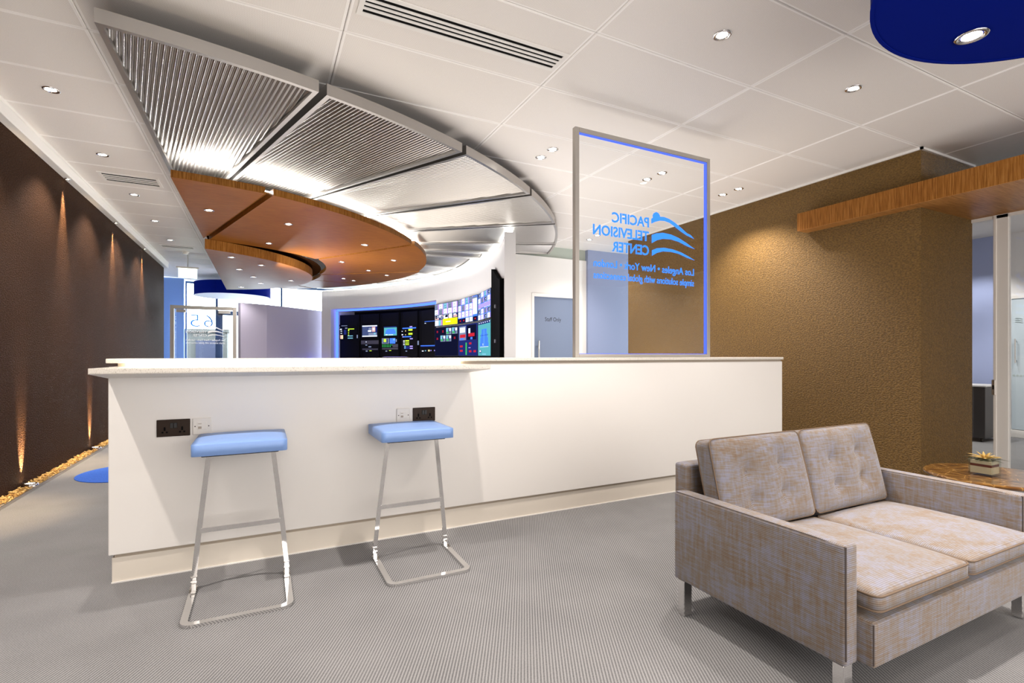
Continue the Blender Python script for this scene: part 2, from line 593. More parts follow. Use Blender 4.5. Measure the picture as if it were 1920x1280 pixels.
# ceiling: a grid of perforated metal tiles under a plain slab
ceil = struct(box('ceiling', -2.3, 9.2, -3.0, 15.2, CEIL + 0.03, CEIL + 0.13, white))
DX, DY, GX, GY = 1.322, 0.645, 1.745, 3.035
gap = 0.0018
tile_proto = None
for i in range(-3, 4):
    for j in range(-9, 18):
        x0, x1 = GX + i * DX, GX + (i + 1) * DX
        y0, y1 = GY + j * DY, GY + (j + 1) * DY
        if y1 > 14.95 or x0 > 6.3:
            continue
        if x0 > 3.7 and y0 > 7.3:
            continue
        cut = (x0 < -1.70)
        xa = max(x0, -1.70)
        if x1 - xa < 0.05:
            continue
        cx, cy = (x0 + x1) / 2, (y0 + y1) / 2
        if cut:
            bm = bmesh.new()
            add_box(bm, xa + gap - cx, x1 - gap - cx, -DY / 2 + gap, DY / 2 - gap, 0, 0.02, 0.004, 1)
            me = bpy.data.meshes.new('tile')
            bmesh.ops.recalc_face_normals(bm, faces=bm.faces)
            bm.to_mesh(me); bm.free()
            o = link('tile', me, tile_m)
        elif tile_proto is None:
            bm = bmesh.new()
            add_box(bm, -DX / 2 + gap, DX / 2 - gap, -DY / 2 + gap, DY / 2 - gap, 0, 0.02, 0.004, 1)
            me = bpy.data.meshes.new('tile')
            bmesh.ops.recalc_face_normals(bm, faces=bm.faces)
            bm.to_mesh(me); bm.free()
            o = link('tile', me, tile_m)
            tile_proto = o
        else:
            o = bpy.data.objects.new('tile', tile_proto.data)
            COL.objects.link(o)
        adopt(o, ceil)
        o.location = (cx, cy, CEIL)

# white fascia along the top of the left wall, with its small down lamps
trim1 = struct(box('trim_1', XL, -1.695, -3.0, 12.2, 2.865, 2.972, white, bev=0.004, seg=1))
box('shadow_bead', -1.70, -1.688, -3.0, 12.2, 2.955, 2.979, white, trim1)
trim2 = struct(box('trim_2', XR - 0.02, XR, YW - 0.02, 6.43, CEIL - 0.022, CEIL - 0.001, white))
box('return_bead', XR - 0.02, 6.31, YW - 0.02, YW, CEIL - 0.022, CEIL - 0.001, white, trim2)

# planting trough with bark chips at the foot of the left wall
trough = struct(box('trim_3', XL, -1.665, -1.5, 12.1, 0.0, 0.012, groove_m))
box('edge_strip', -1.668, -1.658, -1.5, 12.1, 0.0, 0.022, steel, trough)
bm = bmesh.new()
for k in range(3000):
    y = 1.2 + 10.6 * (k / 3000) + random.uniform(-0.05, 0.05)
    x = random.uniform(XL + 0.012, -1.682)
    if any(abs(y - yy) < 0.07 for yy in (3.66, 5.49, 7.32, 9.15)):
        continue
    t = bmesh.new()
    l, w_, h = random.uniform(0.018, 0.036), random.uniform(0.008, 0.014), random.uniform(0.003, 0.006)
    add_box(t, -l / 2, l / 2, -w_ / 2, w_ / 2, -h / 2, h / 2)
    M = Matrix.Translation((x, y, random.uniform(0.012, 0.034))) @ Matrix.Rotation(random.uniform(0, 6.28), 4, 'Z') @ Matrix.Rotation(random.uniform(-0.7, 0.7), 4, 'X') @ Matrix.Rotation(random.uniform(-0.5, 0.5), 4, 'Y')
    merge(bm, t, 0, M)
meta(bm_obj('bark_chips', bm, bark), 'golden bark chips filling the narrow trough along the dark brown wall', 'bark chips', kind='stuff')

# blue round carpet inlay
bm = bmesh.new()
add_lathe(bm, [(0.42, 0.0), (0.42, 0.004)], (-1.09, 5.84, 0.0005), 64)
meta(bm_obj('round_rug', bm, blue_carpet), 'round royal blue carpet disc on the grey floor near the brown wall', 'rug')

# ================================================================== STAFF CORRIDOR (behind the counter)
YS = 7.42
wb = struct(box('wall_back', 3.60, 4.082, YS, YS + 0.12, 0, 2.79, white))
box('overdoor', 4.082, 5.068, YS, YS + 0.12, 2.16, 2.79, white, wb)
box('pier', 5.068, 5.20, YS, YS + 0.12, 0, 2.79, white, wb)
struct(box('trim_4', 3.60, 5.20, YS + 0.03, YS + 0.09, 2.79, CEIL, soffit_m))
struct(box('wall_corridor', 5.20, 8.0, 7.37, 7.55, 0, CEIL, blue_corr))
struct(box('wall_corridor_end', 7.9, 8.0, 6.43, 7.37, 0, CEIL, white))
d1 = struct(box('door_1', 4.130, 5.020, YS + 0.02, YS + 0.065, 0.01, 2.104, blue_door))
fr = box('door_frame', 4.082, 4.130, YS - 0.012, YS + 0.10, 0, 2.16, white, d1, 0.003, 1)
box('door_frame', 5.020, 5.068, YS - 0.012, YS + 0.10, 0, 2.16, white, d1, 0.003, 1)
box('door_frame', 4.130, 5.020, YS - 0.012, YS + 0.10, 2.104, 2.16, white, d1, 0.003, 1)
hd = sweep('door_handle', [(4.205, YS - 0.04, 0.75), (4.205, YS - 0.04, 1.35)], circ(0.014, 12), steel, d1, up=Vector((0, 1, 0)), smooth=True)
for z in (0.85, 1.25):
    sweep('handle_stem', [(4.205, YS - 0.04, z), (4.205, YS + 0.022, z)], circ(0.008, 8), steel, hd, up=Vector((0, 0, 1)))
text_mesh('door_lettering', 'Staff Only', 0.072, 0.325, (4.357, YS + 0.0195, 1.690), (1, 0, 0), (0, 0, 1), ink, d1, 0.004, 0.0)

# ================================================================== OAK CANOPY OVER THE ROOM DOOR
bc = thing('bulkhead_canopy', 'long oak bulkhead wrapping the end of the brown wall over the glazed opening', 'bulkhead', (5.17, 3.46, 2.44))
bm = bmesh.new()
add_prism(bm, [(5.165, 3.45), (5.33, 3.45), (5.33, 2.39), (6.29, 2.39), (6.29, -1.5), (5.165, -1.5)][::-1], 2.437, 2.440, 0, 0, 0)
bm_obj('underside', bm, oak_beam_face, bc)
bm = bmesh.new()
add_prism(bm, [(5.165, 3.45), (5.33, 3.45), (5.33, 2.39), (6.29, 2.39), (6.29, -1.5), (5.165, -1.5)][::-1], 2.440, 2.625, 0, 0, 0)
bm_obj('fascia', bm, oak_edge, bc)

# ================================================================== MEETING ROOM BEHIND THE GLASS
w1 = struct(box('wall_meeting', 9.05, 9.15, 3.06, 4.6, 0, 2.75, blue_wall))
w2 = struct(box('wall_meeting_white', 9.05, 9.15, -2.0, 3.06, 0, 2.75, white_cool))
struct(box('wall_meeting_end', 6.29, 9.15, 4.5, 4.6, 0, 2.75, white_cool))
struct(box('ceiling_meeting', 6.32, 9.15, -2.0, 4.6, 2.75, 2.80, white))
bb = struct(box('baseboard_meeting', 9.03, 9.05, -2.0, 4.5, 0, 0.10, white, bev=0.004, seg=1))
# slim glazed door on the white wall
d4 = struct(box('door_4', 9.03, 9.045, 2.86, 3.015, 0.11, 1.86, pale_glass))
box('door_frame', 9.02, 9.05, 2.83, 2.86, 0.10, 1.90, white, d4)
box('door_frame', 9.02, 9.05, 2.86, 3.02, 1.86, 1.90, white, d4)
hb = sweep('door_handle', [(8.99, 2.965, 1.00), (8.99, 2.965, 1.32)], circ(0.008, 8), steel, d4, up=Vector((1, 0, 0)))
for z in (1.03, 1.29):
    sweep('handle_stem', [(8.99, 2.965, z), (9.03, 2.965, z)], circ(0.005, 6), steel, hb)
bm = bmesh.new()
for yy in (2.99, 2.955, 2.92, 2.885):
    t = bmesh.new()
    add_lathe(t, [(0.014, 0), (0.014, 0.002)], (0, 0, 0), 14)
    merge(bm, t, 0, Matrix.Translation((9.028, yy, 0.83)) @ Matrix.Rotation(R(90), 4, 'Y'))
bm_obj('safety_dots', bm, grey_mark, d4)['kind'] = 'stuff'
for q, zz in enumerate((1.585, 1.56, 1.535)):
    pts = [(9.026, 2.905 + 0.012 * s, zz + 0.014 * math.sin(s / 6 * 2.2)) for s in range(7)]
    sweep('emblem_stroke', pts, rect(0.007, 0.003), grey_mark, d4, up=Vector((1, 0, 0)))

# sliding door stile and panes in the glazed opening
d3 = struct(box('door_3', 6.27, 6.32, 2.114, 2.214, 0, 2.437, white, bev=0.004, seg=1))
box('door_edge', 6.262, 6.328, 2.200, 2.222, 0, 2.437, plate_white, d3, 0.002, 1)
hp = box('flush_pull', 6.255, 6.275, 2.206, 2.232, 0.722, 0.866, steel, d3, 0.002, 1)
box('finger_slot', 6.252, 6.27, 2.213, 2.225, 0.775, 0.815, black, hp)
box('pane', 6.29, 6.298, 2.222, 2.385, 0.01, 2.437, glass, d3)
box('pane', 6.29, 6.298, -1.5, 2.112, 0.01, 2.437, glass, d3)
box('head_rail', 6.27, 6.32, -1.5, 2.39, 2.405, 2.437, white, d3)

cb = thing('storage_cabinet', 'charcoal low cabinet on castors by the blue wall of the glazed room', 'cabinet', (8.14, 2.97, 0))
box('carcass', 8.14, 8.62, 2.965, 3.9, 0.05, 0.70, cab_m, cb, 0.004, 1)
box('cabinet_top', 8.13, 8.63, 2.955, 3.91, 0.70, 0.72, cab_top, cb, 0.003, 1)
for x in (8.20, 8.56):
    for y in (3.02, 3.84):
        bm = bmesh.new()
        t = bmesh.new(); add_lathe(t, [(0.022, -0.01), (0.025, 0), (0.022, 0.01)], (0, 0, 0), 14)
        merge(bm, t, 0, Matrix.Translation((x, y, 0.025)) @ Matrix.Rotation(R(90), 4, 'X'))
        add_box(bm, x - 0.008, x + 0.008, y - 0.016, y + 0.016, 0.03, 0.055)
        bm_obj('caster', bm, black, cb)
for yy, lb in ((3.35, 'round recessed lamp in the meeting room ceiling near the blue wall'),):
    pass

# ================================================================== LOBBY, FACADE, STREET
struct(box('wall_lobby', -2.15, -1.70, 14.5, 14.6, 0, CEIL, lobby_blue))
struct(box('wall_lobby_side', -2.25, -2.15, 12.1, 14.6, 0, CEIL, white_cool))
struct(box('wall_lobby_return', -2.25, XL - 0.12, 12.1, 12.2, 0, CEIL, white_cool))
win = struct(box('window_1', -1.71, 4.2, 14.86, 14.94, 2.915, 2.965, frame_blue))
box('window_frame', -1.71, 4.2, 14.86, 14.94, 0.0, 0.08, frame_blue, win)
for xa, xb in ((-1.715, -1.68), (-1.06, -1.005), (0.455, 0.505), (2.2, 2.25), (4.15, 4.2)):
    box('mullion', xa, xb, 14.86, 14.94, 0.08, 2.915, frame_blue, win)
for xa, xb in ((-1.68, -1.06), (-1.005, 0.455), (0.505, 2.2), (2.25, 4.15)):
    box('pane', xa, xb, 14.895, 14.903, 0.08, 2.915, glass, win)
text_mesh('house_number', '6', 0.335, 0.205, (-1.115, 14.89, 1.82), (-1, 0, 0), (0, 0, 1), digit_blue, win, -0.012, 0.002)
text_mesh('house_number', '5', 0.335, 0.205, (-1.405, 14.89, 1.82), (-1, 0, 0), (0, 0, 1), digit_blue, win, -0.012, 0.002)
d5 = struct(box('door_5', -0.90, -0.34, 14.80, 14.812, 0.05, 2.13, glass))
box('door_frame', -1.0, -0.895, 14.78, 14.84, 0, 2.24, frame_blue, d5)
box('door_frame', -0.34, -0.28, 14.78, 14.84, 0, 2.24, frame_blue, d5)
box('door_frame', -1.0, -0.28, 14.78, 14.84, 2.13, 2.24, frame_blue, d5)
struct(box('ground_street', -9, 12, 15.2, 26, -0.12, -0.02, stone_ext))
bl = thing('street_building', 'grey stone building seen low across the street through the entrance glazing', 'building', (-2.0, 20.5, 0))
box('facade', -6.0, -1.1, 20.5, 21.5, -0.02, 1.92, stone_ext, bl)
box('window', -2.05, -1.35, 20.42, 20.5, 0.6, 1.62, ext_glass, bl)
box('cornice', -6.0, -1.05, 20.40, 21.5, 1.92, 2.02, stone_ext, bl)

# ------------------------------------------------------------------ logo, used on the counter screen and the entrance door
SWOOSH = [
    [(1100,270),(1100,205),(1120,195),(1117,165),(1130,136),(1160,122),(1190,136),(1207,165),(1210,182),(1260,185),(1330,212),(1400,258),(1480,325),(1560,397),(1600,415),(1648,467),(1605,445),(1555,422),(1480,372),(1400,308),(1330,258),(1270,236),(1210,232),(1150,246)],
    [(1105,520),(1105,415),(1160,395),(1250,388),(1350,410),(1450,455),(1550,520),(1655,597),(1560,560),(1450,503),(1350,472),(1250,465),(1170,484)],
    [(1108,682),(1108,612),(1170,586),(1260,580),(1370,600),(1480,640),(1580,694),(1655,742),(1560,708),(1450,657),(1350,632),(1250,626),(1170,646)]]
SW3D = []
for poly in SWOOSH:
    SW3D.append([on_y(1060 + px * 280 / 1920, 380 + py * 180 / 1234, 3.16) for px, py in poly])
ROOT = (3.33, 3.16, 1.786)
def logo(parent, mat, x_right, y, z_base, k, bold=0.02):
    def at(x, z):
        return (x_right + (x - ROOT[0]) * k, y, z_base + (z - ROOT[2]) * k)
    for q, poly in enumerate(SW3D):
        bm = bmesh.new()
        lo = [bm.verts.new(at(p.x, p.z)) for p in poly]
        bm.faces.new(lo)
        r = bmesh.ops.extrude_face_region(bm, geom=list(bm.faces))
        bmesh.ops.translate(bm, verts=[e for e in r['geom'] if isinstance(e, bmesh.types.BMVert)], vec=(0, 0.003 * k, 0))
        bm_obj('emblem_stroke', bm, mat, parent)
    X, U = (-1, 0, 0), (0, 0, 1)
    for body, z, w_ in (('PACIFIC', 2.146, 0.374), ('TELEVISION', 2.032, 0.555), ('CENTER', 1.917, 0.374)):
        text_mesh('lettering', body, 0.080 * k, w_ * k, at(2.828, z), X, U, mat, parent, bold, 0.003 * k)
    text_mesh('lettering', 'Los Angeles \u2022 New York \u2022 London', 0.060 * k, 1.052 * k, at(3.33, 1.786), X, U, mat, parent, bold * 0.45, 0.003 * k)['kind'] = 'stuff'
    text_mesh('lettering', 'simple solutions with global connections', 0.058 * k, 1.052 * k, at(3.33, 1.694), X, U, mat, parent, bold * 0.35, 0.003 * k)['kind'] = 'stuff'

# glazed entrance door at the end of the passage
YD = 12.25
d2 = struct(box('door_2', -1.58, -0.57, YD + 0.02, YD + 0.032, 0.02, 2.05, glass))
box('door_frame', -1.675, -1.605, YD, YD + 0.06, 0, 2.13, alu_frame, d2, 0.003, 1)
box('door_frame', -0.555, -0.485, YD, YD + 0.06, 0, 2.13, alu_frame, d2, 0.003, 1)
box('door_frame', -1.605, -0.555, YD, YD + 0.06, 2.06, 2.13, alu_frame, d2, 0.003, 1)
box('patch_fitting', -1.57, -1.40, YD + 0.01, YD + 0.045, 1.99, 2.05, steel, d2, 0.003, 1)
box('patch_fitting', -0.82, -0.60, YD + 0.01, YD + 0.045, 1.99, 2.05, steel, d2, 0.003, 1)
logo(d2, white_ink, -0.70, YD + 0.012, 1.405, 0.665, 0.012)

# low curved partition between passage and control wall
ptop = 2.23
cp = [(-0.405, 12.175), (0.10, 12.43), (0.673, 12.93), (1.02, 13.24), (1.34, 13.55), (1.62, 13.84)]
inner = [Vector((x, y)) for x, y in cp]
outer = []
for i, p in enumerate(inner):
    a, c = inner[max(0, i - 1)], inner[min(len(inner) - 1, i + 1)]
    t = (c - a).normalized()
    outer.append(p + Vector((-t.y, t.x)) * 0.12)
pt = struct(prism('wall_partition', [tuple(p) for p in inner + outer[::-1]], 0, ptop, bluish_lit_white))
box('led_strip', 1.145, 1.16, 13.20, 13.215, 0.05, 0.98, led_deep, pt)

# ================================================================== CURVED CONTROL WALL
CW = Vector((-3.094, 8.551))
def cw(r, deg):
    return (CW.x + r * math.cos(R(deg)), CW.y + r * math.sin(R(deg)))
def arc(r, a, c, n):
    return [cw(r, a + (c - a) * i / n) for i in range(n + 1)]
def arc_wall(name, r0, r1, a, c, z0, z1, mat, parent=None, n=24):
    poly = arc(r0, a, c, n) + arc(r1, a, c, n)[::-1]
    return prism(name, poly, z0, z1, mat, parent)
RI, RO = 6.50, 6.645
NA0, NA1, NZ = 12.9, 44.6, 2.250          # niche
curved = struct(arc_wall('wall_curved', RI, RO, -24.6, 47.0, NZ, 2.70, white_cool, None, 60))
arc_wall('lower_wall', RI, RO, -24.6, NA0, 0, NZ, white_cool, curved, 30)
arc_wall('lower_wall', RI, RO, NA1, 47.0, 0, NZ, white_cool, curved, 4)
# light trough on top of the wall
lt = thing('light_strip', 'long bright LED strip running along the top of the curved white wall', 'LED strip', (*cw(6.57, 10), 2.70))
arc_wall('tray', 6.525, 6.620, -24.2, 46.8, 2.701, 2.708, alu, lt, 60)
arc_wall('led_tape', 6.535, 6.610, -24.3, 46.6, 2.708, 2.722, led_wall, lt, 60)
# niche lining and its blue light
nb = struct(arc_wall('wall_niche', 7.45, 7.55, NA0 - 1, NA1 + 2, 0, 2.6, rack_m, None, 30))
arc_wall('soffit', RO, 7.45, NA0 - 1, NA1 + 0.5, NZ, NZ + 0.03, white_cool, nb, 30)
arc_wall('reveal', RO, 7.45, NA1, NA1 + 0.8, 0, NZ, white_cool, nb, 2)
arc_wall('reveal', RO, 7.45, NA0 - 1, NA0, 0, NZ, rack_m, nb, 2)
bs = thing('niche_light', 'blue LED strip edging the head and side of the dark equipment niche', 'LED strip', (*cw(6.85, 30), 2.26))
arc_wall('led_tape', 6.68, 6.72, NA0 + 0.3, NA1 - 0.3, 2.205, 2.247, led_blue, bs, 30)
arc_wall('led_tape', 6.68, 6.74, NA1 - 0.35, NA1 - 0.12, 0.1, 2.20, led_blue, bs, 1)

# equipment racks (front faces tangent to the curve at radius 7.05)
dim_blue = emis('dim_blue_front', (0.02, 0.05, 0.5), 0.45)
scr = {
    'w': emis('pixel_white', (0.72, 0.80, 1.0), 1.0), 'p': emis('pixel_pink', (0.75, 0.22, 0.62), 0.8),
    'b': emis('pixel_blue', (0.06, 0.20, 0.95), 0.9), 'c': emis('pixel_cyan', (0.22, 0.55, 0.72), 0.75),
    'g': emis('pixel_grey', (0.22, 0.27, 0.42), 0.7), 'k': emis('pixel_black', (0.004, 0.005, 0.02), 1.0),
    'n': emis('pixel_navy', (0.012, 0.018, 0.12), 1.0), 'y': emis('pixel_yellow', (0.80, 0.78, 0.01), 1.0),
    'r': emis('pixel_red', (0.55, 0.02, 0.04), 0.8), 't': emis('pixel_teal', (0.10, 0.42, 0.48), 0.8),
    'l': emis('pixel_lime', (0.55, 0.85, 0.05), 0.9), 'v': emis('pixel_violet', (0.40, 0.32, 0.95), 0.9),
    'd': emis('pixel_slate', (0.05, 0.07, 0.17), 0.9), 's': emis('pixel_skin', (0.75, 0.45, 0.42), 0.8),
    'G': emis('pixel_green', (0.05, 0.45, 0.12), 0.8), 'o': emis('pixel_amber', (0.9, 0.75, 0.35), 1.0)}
KEYS = list(scr)
MLIST = [scr[k] for k in KEYS]

def plate(parent, name, P, Q, n, rects, z0, z1, th=0.006, lift=0.0):
    """flat coloured rectangles (f0, f1, g0, g1, key) on the upright plane from P to Q; n points to the viewer"""
    bm = bmesh.new()
    for q, (f0, f1, g0, g1, key) in enumerate(rects):
        off = lift + th * (1 + 0.15 * q / max(1, len(rects)))
        a = P.lerp(Q, f0) + n * off
        c = P.lerp(Q, f1) + n * off
        za, zb = z1 + (z0 - z1) * g1, z1 + (z0 - z1) * g0
        vs = [bm.verts.new((a.x, a.y, za)), bm.verts.new((c.x, c.y, za)), bm.verts.new((c.x, c.y, zb)), bm.verts.new((a.x, a.y, zb))]
        f = bm.faces.new(vs)
        f.material_index = KEYS.index(key)
    me = bpy.data.meshes.new(name)
    bm.to_mesh(me); bm.free()
    return meta(link(name, me, MLIST, parent), kind='stuff')

def unit(parent, name, P, Q, n, f0, f1, z0, z1, mat, d=0.02):
    """a shallow box standing proud of the plane P-Q"""
    a, c = P.lerp(Q, f0), P.lerp(Q, f1)
    poly = [(a.x, a.y), (c.x, c.y), (c.x + n.x * d, c.y + n.y * d), (a.x + n.x * d, a.y + n.y * d)]
    return prism(name, poly, z0, z1, mat, parent)

RACKS = [  # left angle, right angle
    (45.07, 39.53), (39.11, 34.20), (33.76, 28.66), (27.89, 23.19), (22.46, 16.8)]
RLAB = ['first black equipment rack from the blue-lit side of the niche, rows of small status lights',
        'second black rack from the blue-lit side, with a monitor showing a person',
        'middle black rack of the niche, with a tennis court monitor above lit buttons',
        'fourth black rack from the blue-lit side, with lime green displays',
        'black rack beside the video wall, mostly dark with a row of white lamps']
rack_planes = []
for (a, c), lab in zip(RACKS, RLAB):
    P, Q = Vector(cw(6.85, a)), Vector(cw(6.85, c))
    n = Vector((Q.y - P.y, -(Q.x - P.x))).normalized()
    if n.dot(CW - P) < 0:
        n = -n
    mid = (P + Q) / 2
    r = thing('equipment_rack', lab, 'rack', (mid.x, mid.y, 0), 'equipment racks in the blue-lit niche')
    b0 = -n * 0.33
    prism('rack_body', [tuple(P), tuple(Q), tuple(Q + b0), tuple(P + b0)], 0.0, 2.12, rack_m, r)
    unit(r, 'rack_rail', P, Q, n, 0.0, 0.05, 0.0, 2.12, rack_m, 0.012)
    unit(r, 'rack_rail', P, Q, n, 0.95, 1.0, 0.0, 2.12, rack_m, 0.012)
    rack_planes.append((r, P, Q, n))
def rz(v, P, Q):
    d = ((P + Q) / 2).dot(Vector((math.sin(YAW), math.cos(YAW))))
    return EYE + (HORIZON - v) * d / FOC
def rrow(idx, items, boxes=()):
    r, P, Q, n = rack_planes[idx]
    zt, zb = rz(600, P, Q), rz(668, P, Q)
    for (f0, f1, v0, v1, mat) in boxes:
        unit(r, 'rack_unit', P, Q, n, f0, f1, rz(v1, P, Q), rz(v0, P, Q), mat, 0.018)
    plate(r, 'status_display', P, Q, n, [(f0, f1, (v0 - 600) / 68, (v1 - 600) / 68, k) for (f0, f1, v0, v1, k) in items], zb, zt, 0.003, 0.019)
rrow(0, [(0.18, 0.46, 610, 611, 'g'), (0.12, 0.2, 616, 618, 'w'), (0.36, 0.46, 614, 616, 'g'), (0.50, 0.78, 616, 617.5, 'l'),
         (0.50, 0.55, 618, 621, 'l'), (0.5, 0.54, 623, 625, 'l'), (0.5, 0.54, 627, 628.5, 'l'), (0.14, 0.22, 620, 621, 'w'), (0.14, 0.22, 624, 625, 'w'),
         (0.13, 0.25, 628, 635, 's'), (0.21, 0.26, 628, 635, 'o'), (0.48, 0.72, 629, 630.5, 'c'), (0.48, 0.72, 633, 634.5, 'c'), (0.9, 0.95, 628, 634, 'g'), (0.3, 0.42, 618, 627, 'n')],
     [(0.08, 0.92, 608, 612, rack_m), (0.08, 0.92, 614, 637, rack_m)])
rrow(1, [(0.10, 0.92, 610, 631, 'd'), (0.10, 0.92, 610, 612, 'w'), (0.10, 0.92, 629, 631, 'w'), (0.42, 0.92, 612, 623, 'n'), (0.45, 0.62, 614, 621, 'g'), (0.64, 0.82, 613, 622, 's'), (0.68, 0.78, 615, 619, 'w'), (0.42, 0.60, 619, 622, 'w'), (0.45, 0.90, 624, 629, 'g'), (0.74, 0.84, 624, 627, 'c'),
         (0.30, 0.34, 640, 641.5, 'w'), (0.28, 0.38, 646, 647.5, 'g'), (0.45, 0.6, 649, 651, 'g'), (0.5, 0.62, 657, 658, 'l'), (0.3, 0.4, 657, 659, 'g')],
     [(0.06, 0.96, 606, 633, rack_m), (0.03, 0.99, 638, 645, rack_grey), (0.1, 0.95, 645.5, 652, rack_m), (0.1, 0.95, 653, 656, rack_grey), (0.2, 0.95, 656.5, 660, rack_m)])
rrow(2, [(0.22, 0.92, 614, 629, 't'), (0.34, 0.82, 618, 626, 'b'), (0.30, 0.86, 621, 626, 'b'), (0.40, 0.78, 616.5, 618, 'b'), (0.30, 0.42, 626.5, 628, 'w'), (0.46, 0.72, 627, 628, 'w'), (0.2, 0.9, 612, 613.5, 'n'),
         (0.10, 0.50, 634, 644, 'g'), (0.15, 0.45, 635, 643, 'd'), (0.20, 0.34, 635, 641, 'l'), (0.54, 0.84, 634, 644, 'b'), (0.72, 0.82, 635, 638, 'c'), (0.86, 0.92, 636, 641, 'g')]
     + [(0.12 + 0.085 * i, 0.16 + 0.085 * i, 645.5, 647.5, 'G') for i in range(7)] + [(0.12 + 0.085 * i, 0.16 + 0.085 * i, 648.5, 650.5, 'G') for i in range(6)] + [(0.5, 0.62, 656.5, 657.5, 'l'), (0.3, 0.4, 657, 659, 'g')],
     [(0.16, 0.96, 611, 631, rack_m), (0.08, 0.96, 632, 644.5, rack_m), (0.1, 0.66, 645, 651, rack_m), (0.68, 0.97, 645, 651, rack_grey), (0.1, 0.97, 652, 655, rack_grey), (0.2, 0.95, 656, 660, rack_m)])
rrow(3, [(0.55, 0.72, 611.5, 613.5, 'v'), (0.10, 0.95, 614, 616, 'b'), (0.48, 0.73, 616.5, 620, 'l'), (0.48, 0.73, 624, 627.5, 'l'), (0.28, 0.32, 619, 621, 'o'), (0.28, 0.32, 626.5, 628, 'o'), (0.05, 0.12, 620, 621, 'w'), (0.05, 0.14, 626, 628, 'w'),
         (0.10, 0.65, 630, 632, 'b'), (0.10, 0.16, 630, 632, 'v'), (0.57, 0.75, 634, 636, 'v'), (0.28, 0.52, 637.5, 640, 'l'), (0.28, 0.52, 642, 643.5, 'l'), (0.28, 0.52, 645, 646.5, 'l'), (0.15, 0.25, 638, 640, 'w'), (0.15, 0.25, 642, 643, 'w'), (0.15, 0.25, 645, 646.5, 'w'),
         (0.2, 0.55, 648.5, 654, 'n'), (0.57, 0.75, 648, 650, 'v'), (0.57, 0.75, 652, 654, 'v'), (0.22, 0.31, 648, 649.5, 'c'), (0.22, 0.31, 651, 653, 'c'), (0.3, 0.4, 657, 659, 'g')],
     [(0.06, 0.97, 610, 614, rack_m), (0.04, 0.97, 616, 623, rack_m), (0.04, 0.97, 623.5, 629, rack_m), (0.06, 0.95, 636, 655, rack_m), (0.2, 0.95, 656, 660, rack_m)])
rrow(4, [(0.30, 0.86, 602, 602.8, 'b'), (0.30, 0.38, 605, 606, 'w'), (0.08, 0.90, 647, 648.5, 'b'), (0.1, 0.9, 649, 650, 'n'), (0.15, 0.25, 657, 658.5, 'w'), (0.32, 0.38, 656.5, 658, 'c'), (0.50, 0.58, 655.5, 658.5, 'o'), (0.63, 0.67, 656, 658, 'v'), (0.82, 0.87, 656, 658, 'v'), (-0.10, -0.02, 638, 646, 'g')],
     [(0.06, 0.95, 646, 651, rack_m), (0.06, 0.95, 654, 660, rack_m)])

# video wall: three columns, two rows of flat screens
VA = [12.55, 3.55, -5.55, -13.3]
VR = 6.44
ZROW = [(1.690, 2.150), (1.085, 1.672)]
def grid_rects(cols, rows, pick, m=0.06):
    out = []
    for j in range(rows):
        for i in range(cols):
            base, detail = pick(i, j)
            f0, f1 = (i + m) / cols, (i + 1 - m) / cols
            g0, g1 = (j + m) / rows, (j + 1 - m) / rows
            out.append((f0, f1, g0, g1, base))
            for (a, c, e, h, kk) in detail:
                out.append((f0 + (f1 - f0) * a, f0 + (f1 - f0) * c, g0 + (g1 - g0) * e, g0 + (g1 - g0) * h, kk))
    return out
def bars(i, j):
    rr = random.Random(i * 31 + j * 7)
    base = rr.choice('wwwgc')
    return base, [(0.78, 0.86, 0, 1, 'p'), (0.86, 1, 0, 1, 'v'), (0.15, 0.5, 0.42, 0.5, 'd'), (0.2, 0.6, 0.86, 0.93, 'k')]
def clips(i, j):
    rr = random.Random(i * 17 + j * 5 + 3)
    base = rr.choice('kwgkn')
    return base, [(rr.uniform(0, .4), rr.uniform(.5, 1), rr.uniform(0, .4), rr.uniform(.5, 1), rr.choice('wsgck')) for _ in range(4)]
def darks(i, j):
    rr = random.Random(i * 13 + j * 3 + 1)
    if rr.random() < 0.45:
        return 'k', [(0.35, 0.65, 0.35, 0.45, 'r'), (0.35, 0.65, 0.55, 0.65, 'r')]
    return 'g', [(0, .4, 0, .6, 'c'), (.35, .7, .2, .9, 'd'), (.1, .5, .6, .9, 'G'), (.6, .95, .1, .5, 'w')]
def screen_a(top):
    full = [(0.015, 0.985, 0.02, 0.98, 'n')]
    return full
